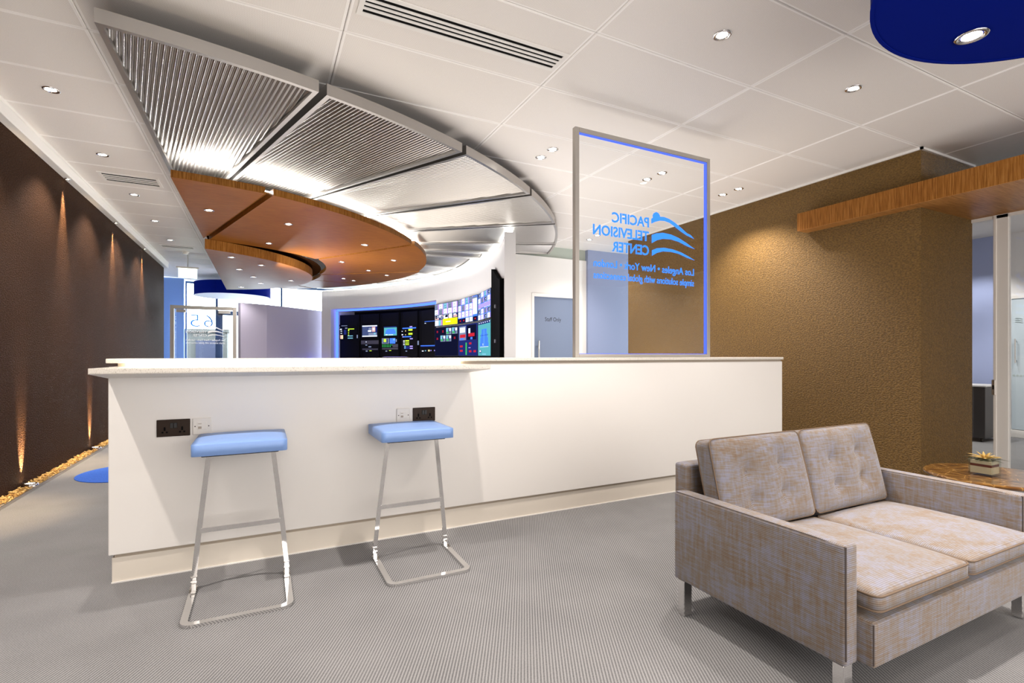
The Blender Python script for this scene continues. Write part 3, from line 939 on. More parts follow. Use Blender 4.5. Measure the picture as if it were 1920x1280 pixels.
def content(ci, ri):
    bg = [(0.012, 0.988, 0.02, 0.98, 'n')]
    if (ci, ri) == (0, 0):
        a = [(f0, f1, 0.03 + g0 * 0.70, 0.03 + g1 * 0.70, k) for f0, f1, g0, g1, k in grid_rects(5, 3, lambda i, j: bars(i, j) if j < 2 else clips(i, j), 0.03)]
        return [(0.012, 0.988, 0.02, 0.98, 'g')] + a + [(0.02, 0.18, 0.74, 0.97, 'w'), (0.19, 0.34, 0.74, 0.97, 'c'), (0.30, 0.34, 0.74, 0.97, 'p'), (0.37, 0.985, 0.70, 0.975, 'y'), (0.50, 0.70, 0.82, 0.85, 'w')]
    if (ci, ri) == (0, 1):
        a = [(f0, f1, 0.04 + g0 * 0.48, 0.04 + g1 * 0.48, k) for f0, f1, g0, g1, k in grid_rects(4, 2, darks, 0.06)]
        return [(0.012, 0.988, 0.02, 0.98, 'k')] + a
    if (ci, ri) == (1, 0):
        a = [(f0 * 0.78, f1 * 0.78, g0 * 0.78, g1 * 0.78, k) for f0, f1, g0, g1, k in grid_rects(4, 3, bars, 0.05)]
        return [(0.012, 0.988, 0.02, 0.98, 'b'), (0.012, 0.988, 0.8, 0.98, 'n')] + a + [(0.77, 0.97, 0.1, 0.72, 'w'), (0.60, 0.97, 0.05, 0.12, 'g')] + \
            [(0.03 + 0.19 * i, 0.19 + 0.19 * i, 0.80, 0.97, 'kkwwk'[i]) for i in range(5)] + [(0.09 + 0.19 * i, 0.15 + 0.19 * i, 0.86, 0.92, 'r') for i in (0, 1, 4)]
    if (ci, ri) == (1, 1):
        return bg + [(0.06, 0.42, 0.06, 0.50, 'g'), (0.1, 0.38, 0.10, 0.26, 'w'), (0.10, 0.40, 0.32, 0.42, 'r'), (0.12, 0.3, 0.43, 0.49, 'b'), (0.47, 0.93, 0.05, 0.50, 'k'), (0.55, 0.64, 0.15, 0.36, 'w'), (0.55, 0.85, 0.30, 0.40, 'r'), (0.65, 0.75, 0.42, 0.49, 'b'),
                     (0.40, 0.47, 0.58, 0.96, 'G'), (0.10, 0.25, 0.66, 0.72, 'r'), (0.10, 0.25, 0.80, 0.86, 'r'), (0.58, 0.70, 0.58, 0.64, 'r'), (0.58, 0.70, 0.82, 0.88, 'r'), (0.80, 0.92, 0.82, 0.88, 'r'), (0.55, 0.66, 0.73, 0.75, 'v')]
    if (ci, ri) == (2, 0):
        a = grid_rects(4, 5, lambda i, j: bars(i, j) if (i + j) % 3 else ('g', [(0.1, 0.6, 0.2, 0.7, 'n'), (0.4, 0.6, 0.4, 0.6, 'w')]), 0.06)
        return [(0.012, 0.988, 0.02, 0.98, 'b')] + a + [(0.02, 0.98, 0.42, 0.56, 'v')]
    return [(0.012, 0.988, 0.02, 0.98, 't'), (0.03, 0.97, 0.02, 0.10, 'n')] + [(0.08 + 0.16 * i, 0.14 + 0.16 * i, 0.04, 0.07, 'w') for i in range(6)] + \
        [(0.30, 0.70, 0.24, 0.36, 'b'), (0.25, 0.75, 0.36, 0.48, 'b'), (0.20, 0.80, 0.48, 0.62, 'b'), (0.16, 0.84, 0.62, 0.74, 'b'), (0.18, 0.82, 0.41, 0.42, 'n'), (0.48, 0.50, 0.26, 0.73, 'c'), (0.17, 0.83, 0.73, 0.742, 'w'), (0.40, 0.43, 0.64, 0.70, 'w'), (0.12, 0.28, 0.82, 0.90, 'n'), (0.14, 0.24, 0.83, 0.88, 'w'), (0.35, 0.65, 0.92, 0.96, 'c')]
VLAB = {(0, 0): 'upper video screen next to the racks, thumbnails over a yellow banner',
        (0, 1): 'lower video screen next to the racks, small dark thumbnails',
        (1, 0): 'upper middle video screen with bright thumbnails and a white column',
        (1, 1): 'lower middle video screen with two picture tiles and red marks',
        (2, 0): 'upper video screen beside the black cheek panel, crowded blue thumbnails',
        (2, 1): 'lower video screen beside the black cheek panel, blue court on teal'}
for ci in range(3):
    P, Q = Vector(cw(VR, VA[ci] - 0.08)), Vector(cw(VR, VA[ci + 1] + 0.08))
    n = Vector((Q.y - P.y, -(Q.x - P.x))).normalized()
    if n.dot(CW - P) < 0:
        n = -n
    for ri, (z0, z1) in enumerate(ZROW):
        mid = (P + Q) / 2
        v = thing('video_screen', VLAB[(ci, ri)], 'screen', (mid.x, mid.y, z0), 'screens of the curved video wall')
        prism('screen_case', [tuple(P), tuple(Q), tuple(Q - n * 0.035), tuple(P - n * 0.035)], z0, z1, black, v)
        plate(v, 'display', P, Q, n, content(ci, ri), z0, z1, 0.003)
        if ri == 1:
            prism('base_panel', [tuple(P), tuple(Q), tuple(Q - n * 0.03), tuple(P - n * 0.03)], 0.0, z0, matte_black, v)

# black cheek panel at the open end of the video wall
ck = thing('cheek_panel', 'tall black side panel closing the video wall by the white wall end', 'panel', (*cw(6.45, -18), 0))
tops = [(-13.5, 2.43), (-14.6, 2.40), (-16.6, 2.30), (-19.0, 2.20), (-20.4, 2.155), (-23.3, 2.12)]
bm = bmesh.new()
ri = []
for deg, zt in tops:
    a, c = cw(6.44, deg), cw(6.497, deg)
    ri.append([bm.verts.new((a[0], a[1], 0)), bm.verts.new((a[0], a[1], zt)), bm.verts.new((c[0], c[1], zt)), bm.verts.new((c[0], c[1], 0))])
for a, c in zip(ri, ri[1:]):
    for j in range(4):
        bm.faces.new((a[j], a[(j + 1) % 4], c[(j + 1) % 4], c[j]))
bm.faces.new(ri[0]); bm.faces.new(ri[-1][::-1])
bm_obj('panel_face', bm, matte_black, ck)
for z in (1.78, 1.28):
    a = cw(6.425, -18.2)
    box('fixing_plate', a[0] - 0.012, a[0] + 0.012, a[1] - 0.02, a[1] + 0.02, z, z + 0.05, rack_grey, ck)

# ================================================================== RECEPTION COUNTER
CY = 3.01
CX0, CX1 = -0.658, 4.292
rc = thing('reception_counter', 'long cream reception counter with stone top and lit bar ledge', 'counter', (1.8, CY, 0))
box('counter_body', CX0, CX1, CY, CY + 0.30, 0.138, 1.045, lacquer, rc, 0.003, 1)
box('plinth', CX0 + 0.012, CX1 - 0.02, CY + 0.012, CY + 0.29, 0.0, 0.122, plinth_m, rc)
box('shadow_gap', CX0 + 0.02, CX1 - 0.03, CY + 0.02, CY + 0.28, 0.122, 0.138, groove_m, rc)
box('plinth_bead', CX0 + 0.010, CX1 - 0.02, CY + 0.006, CY + 0.012, 0.0, 0.006, white, rc)
box('recess_rail', CX0 + 0.035, CX1 - 0.006, CY + 0.010, CY + 0.29, 1.045, 1.062, groove_m, rc)
box('countertop', CX0 - 0.008, CX1 + 0.003, CY - 0.012, CY + 0.32, 1.062, 1.084, stone, rc, 0.003, 1)
# bar ledge: straight top, tapered underside
bm = bmesh.new()
LX0, LX1, LY = -0.672, 1.235, 2.752
sec = [(CY, 1.043), (LY, 1.043), (LY, 1.018), (CY, 0.990)]
a = [bm.verts.new((LX0, y, z)) for y, z in sec]
c = [bm.verts.new((LX1, y, z)) for y, z in sec]
c[0].co.x = c[3].co.x = 1.195
a[0].co.x = a[3].co.x = -0.660
for j in range(4):
    bm.faces.new((a[j], a[(j + 1) % 4], c[(j + 1) % 4], c[j]))
bm.faces.new(a[::-1]); bm.faces.new(c)
bmesh.ops.bevel(bm, geom=[e for e in bm.edges if abs(e.verts[0].co.y - LY) < 1e-5 and abs(e.verts[1].co.y - LY) < 1e-5], offset=0.003, segments=2, affect='EDGES')
bm_obj('bar_ledge', bm, stone, rc)
bm = bmesh.new()
add_box(bm, -0.585, 1.128, CY - 0.024, CY + 0.008, 1.0445, 1.0780, 0.007, 3)  # LED strip made taller and proud of the slab to imitate its bloom
bm_obj('led_bloom_strip', bm, led_warm, rc, True)

# sockets on the counter front
def socket(x0, x1, label):
    s = thing('power_socket', label, 'socket', ((x0 + x1) / 2, CY, 0.735), 'sockets on the counter front')
    box('face_plate', x0, x1, CY - 0.008, CY - 0.0006, 0.694, 0.779, bronze, s, 0.002, 1)
    w_ = x1 - x0
    for f in (0.24, 0.76):
        cx = x0 + w_ * f
        pg = box('earth_pin_hole', cx - 0.004, cx + 0.004, CY - 0.0095, CY - 0.004, 0.724, 0.742, dark_slot, s)
        box('pin_hole', cx - 0.013, cx - 0.005, CY - 0.0095, CY - 0.004, 0.712, 0.720, dark_slot, s)
        box('pin_hole', cx + 0.005, cx + 0.013, CY - 0.0095, CY - 0.004, 0.712, 0.720, dark_slot, s)
    for f in (0.45, 0.56):
        cx = x0 + w_ * f
        box('rocker_switch', cx - 0.007, cx + 0.007, CY - 0.012, CY - 0.006, 0.736, 0.762, black, s, 0.001, 1)
def data_plate(x0, x1, label):
    s = thing('data_outlet', label, 'outlet', ((x0 + x1) / 2, CY, 0.735), 'outlets on the counter front')
    box('face_plate', x0, x1, CY - 0.009, CY, 0.695, 0.780, plate_white, s, 0.003, 1)
    w_ = x1 - x0
    box('module', x0 + 0.25 * w_, x0 + 0.75 * w_, CY - 0.011, CY - 0.007, 0.720, 0.760, plate_white, s, 0.001, 1)
    box('port', x0 + 0.30 * w_, x0 + 0.48 * w_, CY - 0.0118, CY - 0.009, 0.725, 0.737, groove_m, s)
    box('latch', x0 + 0.30 * w_, x0 + 0.48 * w_, CY - 0.0118, CY - 0.009, 0.749, 0.752, groove_m, s)
    for f in (0.14, 0.86):
        cx = x0 + w_ * f
        bm = bmesh.new()
        t = bmesh.new(); add_lathe(t, [(0.0028, 0), (0.0028, 0.002)], (0, 0, 0), 10)
        merge(bm, t, 0, Matrix.Translation((cx, CY - 0.009, 0.738)) @ Matrix.Rotation(R(90), 4, 'X'))
        bm_obj('screw', bm, bronze, s)
socket(-0.466, -0.325, 'dark bronze double socket by the counter end, clear of the stool seat')
socket(0.826, 0.967, 'dark bronze double socket partly behind the second stool seat')
data_plate(-0.315, -0.232, 'white outlet plate just above the first blue stool seat')
data_plate(0.726, 0.808, 'white outlet plate above the second blue stool seat')

# tablet lying on the counter
tb = thing('tablet', 'thin tablet with violet screen lying on the reception counter top', 'tablet', (0.76, 3.23, 1.084))
box('tablet_body', 0.70, 0.84, 3.14, 3.30, 1.084, 1.090, black, tb, 0.002, 1)
box('tablet_screen', 0.71, 0.83, 3.15, 3.29, 1.0901, 1.091, scr['v'], tb)

# ------------------------------------------------------------------ illuminated glass screen
SY = 3.16
sx0, sx1, sz0, sz1 = 2.102, 3.512, 1.084, 2.818
gs = thing('glass_screen', 'framed glass screen standing on the counter with blue lit lettering', 'screen', ((sx0 + sx1) / 2, SY, sz0))
fw = 0.036
box('frame_post', sx0, sx0 + fw, SY - 0.02, SY + 0.02, sz0, sz1, alu_frame, gs, 0.002, 1)
box('frame_post', sx1 - fw, sx1, SY - 0.02, SY + 0.02, sz0, sz1, alu_frame, gs, 0.002, 1)
box('frame_rail', sx0 + fw, sx1 - fw, SY - 0.02, SY + 0.02, sz1 - fw, sz1, alu_frame, gs, 0.002, 1)
box('frame_rail', sx0 + fw, sx1 - fw, SY - 0.02, SY + 0.02, sz0, sz0 + 0.026, alu_frame, gs, 0.002, 1)
box('pane', sx0 + fw, sx1 - fw, SY - 0.004, SY + 0.004, sz0 + 0.026, sz1 - fw, glass, gs)
box('led_strip', sx0 + fw, sx1 - fw, SY - 0.012, SY + 0.012, sz1 - fw - 0.005, sz1 - fw - 0.0005, led_edge, gs)
box('led_strip', sx1 - fw - 0.008, sx1 - fw - 0.0005, SY - 0.012, SY + 0.012, sz0 + 0.03, sz1 - fw - 0.01, led_edge, gs)
box('led_strip', sx0 + fw, sx1 - fw - 0.01, SY - 0.006, SY + 0.006, sz0 + 0.0265, sz0 + 0.030, led_edge, gs)
logo(gs, etch_blue, 3.33, SY - 0.0075, 1.786, 1.0)

# ================================================================== BAR STOOLS
def superellipse(u):
    return u
def make_stool(ox, oy, label):
    s = thing('bar_stool', label, 'stool', (ox, oy, 0), 'blue bar stools at the counter')
    # seat: box cushion with soft crown
    bm = bmesh.new()
    N = 16
    W, D = 0.196, 0.195
    def pt(i, j, top):
        u, v = 2 * i / N - 1, 2 * j / N - 1
        z = 0.0
        if top:
            z = 0.700 + 0.012 * (1 - abs(u) ** 4) * (1 - abs(v) ** 4)
        else:
            z = 0.650
        r = 0.016
        x, y = u * W, v * D
        ax, ay = abs(x) - (W - r), abs(y) - (D - r)
        if ax > 0 and ay > 0:
            l = math.hypot(ax, ay)
            if l > r:
                x = math.copysign(W - r + ax * r / l, x)
                y = math.copysign(D - r + ay * r / l, y)
        return (ox + x, oy + 0.21 + y, z)
    grids = []
    for top in (True, False):
        grids.append([[bm.verts.new(pt(i, j, top)) for j in range(N + 1)] for i in range(N + 1)])
    for g, fl in zip(grids, (False, True)):
        for i in range(N):
            for j in range(N):
                q = [g[i][j], g[i + 1][j], g[i + 1][j + 1], g[i][j + 1]]
                bm.faces.new(q[::-1] if fl else q)
    t, l = grids
    rim = [(i, 0) for i in range(N)] + [(N, j) for j in range(N)] + [(i, N) for i in range(N, 0, -1)] + [(0, j) for j in range(N, 0, -1)]
    for a, c in zip(rim, rim[1:] + rim[:1]):
        bm.faces.new((l[a[0]][a[1]], l[c[0]][c[1]], t[c[0]][c[1]], t[a[0]][a[1]]))
    sharp = [e for e in bm.edges if len(e.link_faces) == 2 and e.link_faces[0].normal.angle(e.link_faces[1].normal, 0) > 1.0]
    bmesh.ops.bevel(bm, geom=sharp, offset=0.006, segments=3, affect='EDGES')
    seat = bm_obj('seat', bm, vinyl, s, True)
    seat.modifiers.new('weighted_normals', 'WEIGHTED_NORMAL').keep_sharp = False
    box('seat_pan', ox - 0.16, ox + 0.16, oy + 0.06, oy + 0.36, 0.638, 0.652, under_seat, s, 0.003, 1)
    yl = oy + 0.17
    # legs: flat chrome bars from the hinge at the rear of the base up to the seat
    for sg in (-1, 1):
        xb, xt = ox + sg * 0.199, ox + sg * 0.136
        path = [(xb, yl + 0.012, 0.055), (xb + (xt - xb) * 0.3, yl + 0.006, 0.25), (xt, yl - 0.015, 0.638)]
        sweep('leg', path, rect(0.022, 0.010), chrome, s, up=Vector((0, 1, 0)))
        bm = bmesh.new()
        add_box(bm, xb - 0.013, xb + 0.013, yl, yl + 0.03, 0.045, 0.062, 0.003, 1)
        t2 = bmesh.new(); add_lathe(t2, [(0.011, -0.012), (0.011, 0.012)], (0, 0, 0), 14)
        merge(bm, t2, 0, Matrix.Translation((xb, yl + 0.012, 0.036)) @ Matrix.Rotation(R(90), 4, 'Y'))
        add_box(bm, xb - 0.011, xb + 0.011, yl + 0.002, yl + 0.024, 0.004, 0.030, 0.002, 1)
        bm_obj('hinge', bm, chrome, s)
    sweep('seat_support', [(ox - 0.15, yl - 0.016, 0.632), (ox + 0.15, yl - 0.016, 0.632)], rect(0.03, 0.010), chrome, s)
    sweep('footrest', [(ox - 0.170, yl + 0.004, 0.275), (ox + 0.170, yl + 0.004, 0.275)], rect(0.012, 0.022), chrome, s)
    # base loop on the floor: open at the rear, round front corners
    hw, f0, rr = 0.199, oy - 0.195, 0.035
    path = [(ox - hw, yl + 0.02, 0.007)]
    for k in range(7):
        a = math.pi + (math.pi / 2) * k / 6
        path.append((ox - hw + rr + rr * math.cos(a), f0 + rr + rr * math.sin(a), 0.007))
    for k in range(7):
        a = 1.5 * math.pi + (math.pi / 2) * k / 6
        path.append((ox + hw - rr + rr * math.cos(a), f0 + rr + rr * math.sin(a), 0.007))
    path.append((ox + hw, yl + 0.02, 0.007))
    sweep('base_loop', path, rect(0.028, 0.013), chrome, s)
    return s
make_stool(-0.086, 2.590, 'blue topped chrome bar stool nearer the counter end and brown wall')
make_stool(0.748, 2.578, 'blue topped chrome bar stool beneath the middle of the lit ledge')

# ================================================================== SOFA
sf = thing('sofa', 'two seat sofa in grey brown slub fabric on chrome legs', 'sofa', (2.23, 1.25, 0))
def soft_box(name, x0, x1, y0, y1, z0, z1, parent, bev=0.012, pipes=()):
    bm = bmesh.new()
    add_box(bm, x0, x1, y0, y1, z0, z1, bev, 3)
    o = bm_obj(name, bm, fabric, parent, True)
    for q in pipes:
        sweep('piping', q, circ(0.0028, 6), piping_dark, o)
    return o
ZB, ZT = 0.148, 0.52
soft_box('armrest', 1.583, 1.652, 0.905, 1.612, ZB, ZT, sf, 0.012, [[(1.590, 0.907, ZB + 0.02), (1.590, 0.907, ZT - 0.006), (1.589, 1.0, ZT - 0.004), (1.589, 1.60, ZT - 0.004)]])
soft_box('armrest', 2.815, 2.884, 0.905, 1.612, ZB, ZT, sf, 0.012, [[(2.822, 0.907, ZB + 0.02), (2.822, 0.907, ZT - 0.006), (2.821, 1.0, ZT - 0.004), (2.821, 1.60, ZT - 0.004)]])
soft_box('base', 1.655, 2.812, 0.862, 1.60, ZB, 0.288, sf, 0.010, [[(1.659, 0.866, ZB + 0.01), (1.659, 0.866, 0.282)]])
soft_box('backrest', 1.640, 2.825, 1.592, 1.668, ZB + 0.01, 0.628, sf, 0.014)
for x in (1.588, 2.834):
    for y in (0.93, 1.575):
        box('leg', x, x + 0.045, y - 0.018, y + 0.018, 0.0, ZB + 0.002, chrome, sf, 0.002, 1)

def cushion(name, label, group, W, D, th, crown, M, buttons=(), N=30, droop=0.0):
    """box cushion: W x D, edge thickness th, both faces crowned, optional button dents on top face"""
    c = thing(name, label, 'cushion', tuple(M.translation), group)
    bm = bmesh.new()
    def P(i, j, s):
        u, v = 2 * i / N - 1, 2 * j / N - 1
        e = max(0.0, (1 - abs(u) ** 2.4) * (1 - abs(v) ** 2.4))
        z = s * (th / 2 + crown * e ** 0.55)
        if s < 0:
            z = -(th / 2 + min(crown, 0.012) * e ** 0.55)
        if s > 0:
            for bx, by in buttons:
                d2 = ((u - bx) * W / 2) ** 2 + ((v - by) * D / 2) ** 2
                z -= crown * (0.45 * math.exp(-d2 / 0.0007) + 0.55 * math.exp(-d2 / 0.0050))
        x, y = u * W / 2, v * D / 2
        r = 0.028
        ax, ay = abs(x) - (W / 2 - r), abs(y) - (D / 2 - r)
        if ax > 0 and ay > 0:
            l = math.hypot(ax, ay)
            if l > r:
                x = math.copysign(W / 2 - r + ax * r / l, x)
                y = math.copysign(D / 2 - r + ay * r / l, y)
        x *= 1 - 0.018 * (1 - abs(v)) * -1 if False else 1
        z += droop * (abs(u) ** 3) * -1
        return M @ Vector((x, y, z))
    g = {s: [[bm.verts.new(P(i, j, s)) for j in range(N + 1)] for i in range(N + 1)] for s in (1, -1)}
    for s in (1, -1):
        for i in range(N):
            for j in range(N):
                q = [g[s][i][j], g[s][i + 1][j], g[s][i + 1][j + 1], g[s][i][j + 1]]
                bm.faces.new(q if s > 0 else q[::-1])
    rim = [(i, 0) for i in range(N)] + [(N, j) for j in range(N)] + [(i, N) for i in range(N, 0, -1)] + [(0, j) for j in range(N, 0, -1)]
    for a, d in zip(rim, rim[1:] + rim[:1]):
        bm.faces.new((g[-1][a[0]][a[1]], g[-1][d[0]][d[1]], g[1][d[0]][d[1]], g[1][a[0]][a[1]]))
    loops = [[g[s][i][j].co.copy() for i, j in rim] for s in (1, -1)]
    bmesh.ops.recalc_face_normals(bm, faces=bm.faces)
    o = bm_obj('cover', bm, fabric, c, True)
    for lp in loops:
        sweep('piping', lp, circ(0.0032, 6), piping_m, o, closed=True, smooth=True)
    for bx, by in buttons:
        i, j = round((bx + 1) / 2 * N), round((by + 1) / 2 * N)
        p = P(i, j, 1)
        b2 = bmesh.new()
        t = bmesh.new(); add_lathe(t, [(0.001, 0.004), (0.008, 0.002), (0.009, 0.0), (0.008, -0.002)], (0, 0, 0), 12)
        merge(b2, t, 0, Matrix.Translation(p) @ M.to_quaternion().to_matrix().to_4x4())
        bm_obj('button', b2, fabric, c, True)
    return c
def seat_m(cx):
    return Matrix.Translation((cx, 1.1325, 0.346))
cushion('seat_cushion', 'sofa seat cushion next to the armrest facing the counter', 'sofa seat cushions', 0.578, 0.560, 0.046, 0.034, seat_m(1.947))
cushion('seat_cushion', 'sofa seat cushion next to the armrest by the marble table', 'sofa seat cushions', 0.566, 0.560, 0.046, 0.034, seat_m(2.526))
def back_m(cx, tilt=0.0):
    M = Matrix.Translation((cx, 1.482, 0.560)) @ Matrix.Rotation(R(tilt), 4, 'Y') @ Matrix.Rotation(R(90 - 14), 4, 'X')
    return M
BT = [(-0.36, 0.22), (0.40, 0.30), (-0.34, -0.42), (0.36, -0.36)]
cushion('back_cushion', 'buttoned sofa back cushion nearer the cream counter', 'sofa back cushions', 0.575, 0.375, 0.072, 0.042, back_m(1.943), BT)
cushion('back_cushion', 'buttoned sofa back cushion nearer the marble table', 'sofa back cushions', 0.570, 0.375, 0.072, 0.042, back_m(2.522), BT)

# ================================================================== SIDE TABLE AND PLANT
st = thing('side_table', 'round side table with brown veined marble top beyond the sofa arm', 'table', (3.60, 1.28, 0))
lathe('tabletop', [(0.285, 0.418), (0.298, 0.424), (0.300, 0.432), (0.294, 0.440)], (3.62, 1.285, 0), marble, st, 64)
lathe('pedestal', [(0.022, 0.012), (0.022, 0.418)], (3.62, 1.285, 0), chrome, st, 20, smooth=True)
lathe('foot', [(0.17, 0.0), (0.17, 0.006), (0.03, 0.014)], (3.62, 1.285, 0), chrome, st, 40)
vx, vy, vz = 3.575, 1.305, 0.440
va = thing('glass_vase', 'square clear glass vase of layered sand on the marble table', 'vase', (vx, vy, vz))
vh, vr = 0.098, 0.052
bm = bmesh.new()
add_box(bm, vx - vr, vx + vr, vy - vr, vy + vr, vz, vz + 0.012)
for a, c, d, e in ((-1, -0.88, -1, 1), (0.88, 1, -1, 1), (-0.88, 0.88, -1, -0.88), (-0.88, 0.88, 0.88, 1)):
    add_box(bm, vx + a * vr, vx + c * vr, vy + d * vr, vy + e * vr, vz + 0.012, vz + vh)
bm_obj('glass_wall', bm, vase_glass, va)
q = vr * 0.87
box('sand_layer', vx - q, vx + q, vy - q, vy + q, vz + 0.013, vz + 0.050, sand, va)
box('sand_layer', vx - q, vx + q, vy - q, vy + q, vz + 0.050, vz + 0.064, red_sand, va)
box('sand_layer', vx - q, vx + q, vy - q, vy + q, vz + 0.064, vz + 0.080, sand, va)
sc_ = thing('succulent', 'yellow and dark spiky succulent planted in the square glass vase', 'plant', (vx, vy, vz + 0.080))
rr = random.Random(4)
def leaf(ang, L, W, lift, z, mat):
    bm = bmesh.new()
    n = 5
    rows = []
    for k in range(n + 1):
        t = k / n
        w_ = W * math.sin(math.pi * (0.18 + 0.82 * t)) if t < 1 else 0.0005
        r_ = L * t
        zz = z + lift * t + 0.10 * L * math.sin(t * math.pi)
        rows.append([(r_, -w_ / 2, zz), (r_, 0, zz - 0.25 * w_), (r_, w_ / 2, zz), (r_, 0, zz + 0.12 * w_)])
    ca, sa = math.cos(ang), math.sin(ang)
    V = [[bm.verts.new((vx + x * ca - y * sa, vy + x * sa + y * ca, zz)) for x, y, zz in row] for row in rows]
    for a, c in zip(V, V[1:]):
        for j in range(4):
            bm.faces.new((a[j], a[(j + 1) % 4], c[(j + 1) % 4], c[j]))
    bm.faces.new(V[0]); bm.faces.new(V[-1][::-1])
    bm_obj('leaf', bm, mat, sc_, True)
for k in range(11):
    leaf(k * 0.571 + 0.1, rr.uniform(0.058, 0.078), 0.018, rr.uniform(0.012, 0.03), vz + 0.084, leaf_y)
for k in range(9):
    leaf(k * 0.698 + 0.3, rr.uniform(0.075, 0.105), 0.013, rr.uniform(-0.004, 0.012), vz + 0.080, leaf_g)
for k in range(7):
    leaf(k * 0.9 + 0.5, rr.uniform(0.03, 0.045), 0.014, rr.uniform(0.03, 0.045), vz + 0.088, leaf_y)
lathe('soil', [(0.04, 0.0), (0.03, 0.006)], (vx, vy, vz + 0.080), leaf_g, sc_, 16)

# ================================================================== CORRUGATED SILVER CANOPY
SC = Vector((-1.372, 9.233))
def pol(c, r, deg):
    return (c.x + r * math.cos(R(deg)), c.y + r * math.sin(R(deg)))
def clip_x(poly, xmin):
    out = []
    for i, p in enumerate(poly):
        q = poly[(i + 1) % len(poly)]
        pin, qin = p[0] >= xmin, q[0] >= xmin
        if pin: out.append(p)
        if pin != qin:
            t = (xmin - p[0]) / (q[0] - p[0])
            out.append((xmin, p[1] + t * (q[1] - p[1])))
    return out
def inset(poly, d):
    n = len(poly)
    out = []
    area = sum(poly[i][0] * poly[(i + 1) % n][1] - poly[(i + 1) % n][0] * poly[i][1] for i in range(n))
    sg = 1 if area > 0 else -1
    for i in range(n):
        a, p, c = Vector(poly[i - 1]), Vector(poly[i]), Vector(poly[(i + 1) % n])
        d1, d2 = (p - a), (c - p)
        if d1.length < 1e-6 or d2.length < 1e-6:
            out.append(poly[i]); continue
        d1.normalize(); d2.normalize()
        n1, n2 = Vector((-d1.y, d1.x)) * sg, Vector((-d2.y, d2.x)) * sg
        m = (n1 + n2).normalized()
        k = d / max(0.35, m.dot(n1))
        out.append((p.x + m.x * k, p.y + m.y * k))
    return out
SZ0, SZ1 = 2.80, 2.876
silver_corr = plain('corrugated_aluminium', (0.47, 0.455, 0.44), 0.30, 1.0)
def silver_panel(poly, bis, label, pitch=0.030):
    cx = sum(p[0] for p in poly) / len(poly); cy = sum(p[1] for p in poly) / len(poly)
    s = thing('canopy_panel', label, 'ceiling panel', (cx, cy, SZ0), 'corrugated silver canopy panels')
    # frame: ring between the outline and its inset
    ins = inset(poly, 0.030)
    bm = bmesh.new()
    n = len(poly)
    for z0, z1 in ((SZ0, SZ1),):
        A = [bm.verts.new((*p, z0)) for p in poly]; B = [bm.verts.new((*p, z1)) for p in poly]
        C_ = [bm.verts.new((*p, z0)) for p in ins]; D_ = [bm.verts.new((*p, z1)) for p in ins]
        for i in range(n):
            j = (i + 1) % n
            bm.faces.new((A[i], A[j], B[j], B[i])); bm.faces.new((C_[j], C_[i], D_[i], D_[j]))
            bm.faces.new((A[j], A[i], C_[i], C_[j])); bm.faces.new((B[i], B[j], D_[j], D_[i]))
    bm_obj('panel_frame', bm, alu, s)
    # corrugated infill: ribs parallel to the bisector
    d = Vector((math.cos(R(bis)), math.sin(R(bis))))
    e = Vector((-d.y, d.x))
    us = [Vector(p).dot(e) for p in ins]
    u0, u1 = min(us) + 1e-4, max(us) - 1e-4
    step = pitch / 6
    k0 = math.ceil(u0 / step)
    ulist = [u0] + [k * step for k in range(k0, int(u1 / step) + 1)] + [u1]
    def span(u):
        hits = []
        for i in range(n):
            a, c = Vector(ins[i]), Vector(ins[(i + 1) % n])
            ua, uc = a.dot(e), c.dot(e)
            if (ua - u) * (uc - u) <= 0 and abs(ua - uc) > 1e-9:
                t = (u - ua) / (uc - ua)
                hits.append((a + (c - a) * t).dot(d))
        return (min(hits), max(hits)) if len(hits) >= 2 else None
    bm = bmesh.new()
    prev = None
    for u in ulist:
        sp = span(u)
        if sp is None:
            prev = None; continue
        z = SZ0 + 0.030 + 0.0085 * math.sin(2 * math.pi * u / pitch)
        p0, p1 = e * u + d * sp[0], e * u + d * sp[1]
        cur = (bm.verts.new((p0.x, p0.y, z)), bm.verts.new((p1.x, p1.y, z)))
        if prev:
            bm.faces.new((prev[0], cur[0], cur[1], prev[1]))
        prev = cur
    bm_obj('corrugated_sheet', bm, silver_corr, s, True)
    prism('backing', inset(poly, 0.02), SZ0 + 0.058, SZ0 + 0.062, alu, s)
    return s
RS = 6.03
g = 0.25          # half gap in degrees
edges = [-84.4, -73.35, -61.3, -49.4, -37.75, -26.2, -18.9]
SLAB = ['corrugated silver canopy panel nearest the brown wall, with a pointed corner',
        'second corrugated silver canopy panel counted from the brown wall',
        'third corrugated silver canopy panel counted from the brown wall',
        'fourth corrugated silver canopy panel counted from the brown wall',
        'fifth silver canopy panel, directly above the end of the curved white wall',
        'short silver canopy end panel against the staff door wall']
for i in range(6):
    a0, a1 = edges[i] + g, edges[i + 1] - g
    rin = 3.45
    m = 10
    poly = [pol(SC, RS, a0 + (a1 - a0) * k / m) for k in range(m + 1)] + [pol(SC, rin, a1 + (a0 - a1) * k / 6) for k in range(7)]
    if i == 0:
        poly = [pol(SC, RS, -90 + (a1 + 90) * k / m) for k in range(m + 1)] + [pol(SC, rin, a1 + (-90 - a1) * k / 6) for k in range(7)]
        poly = clip_x(poly, -0.765)
    silver_panel(poly, (edges[i] + edges[i + 1]) / 2, SLAB[i])
edges2 = [-18.9, -13.2, 0.4, 12.8, 25.0, 37.0, 49.0, 60.5]
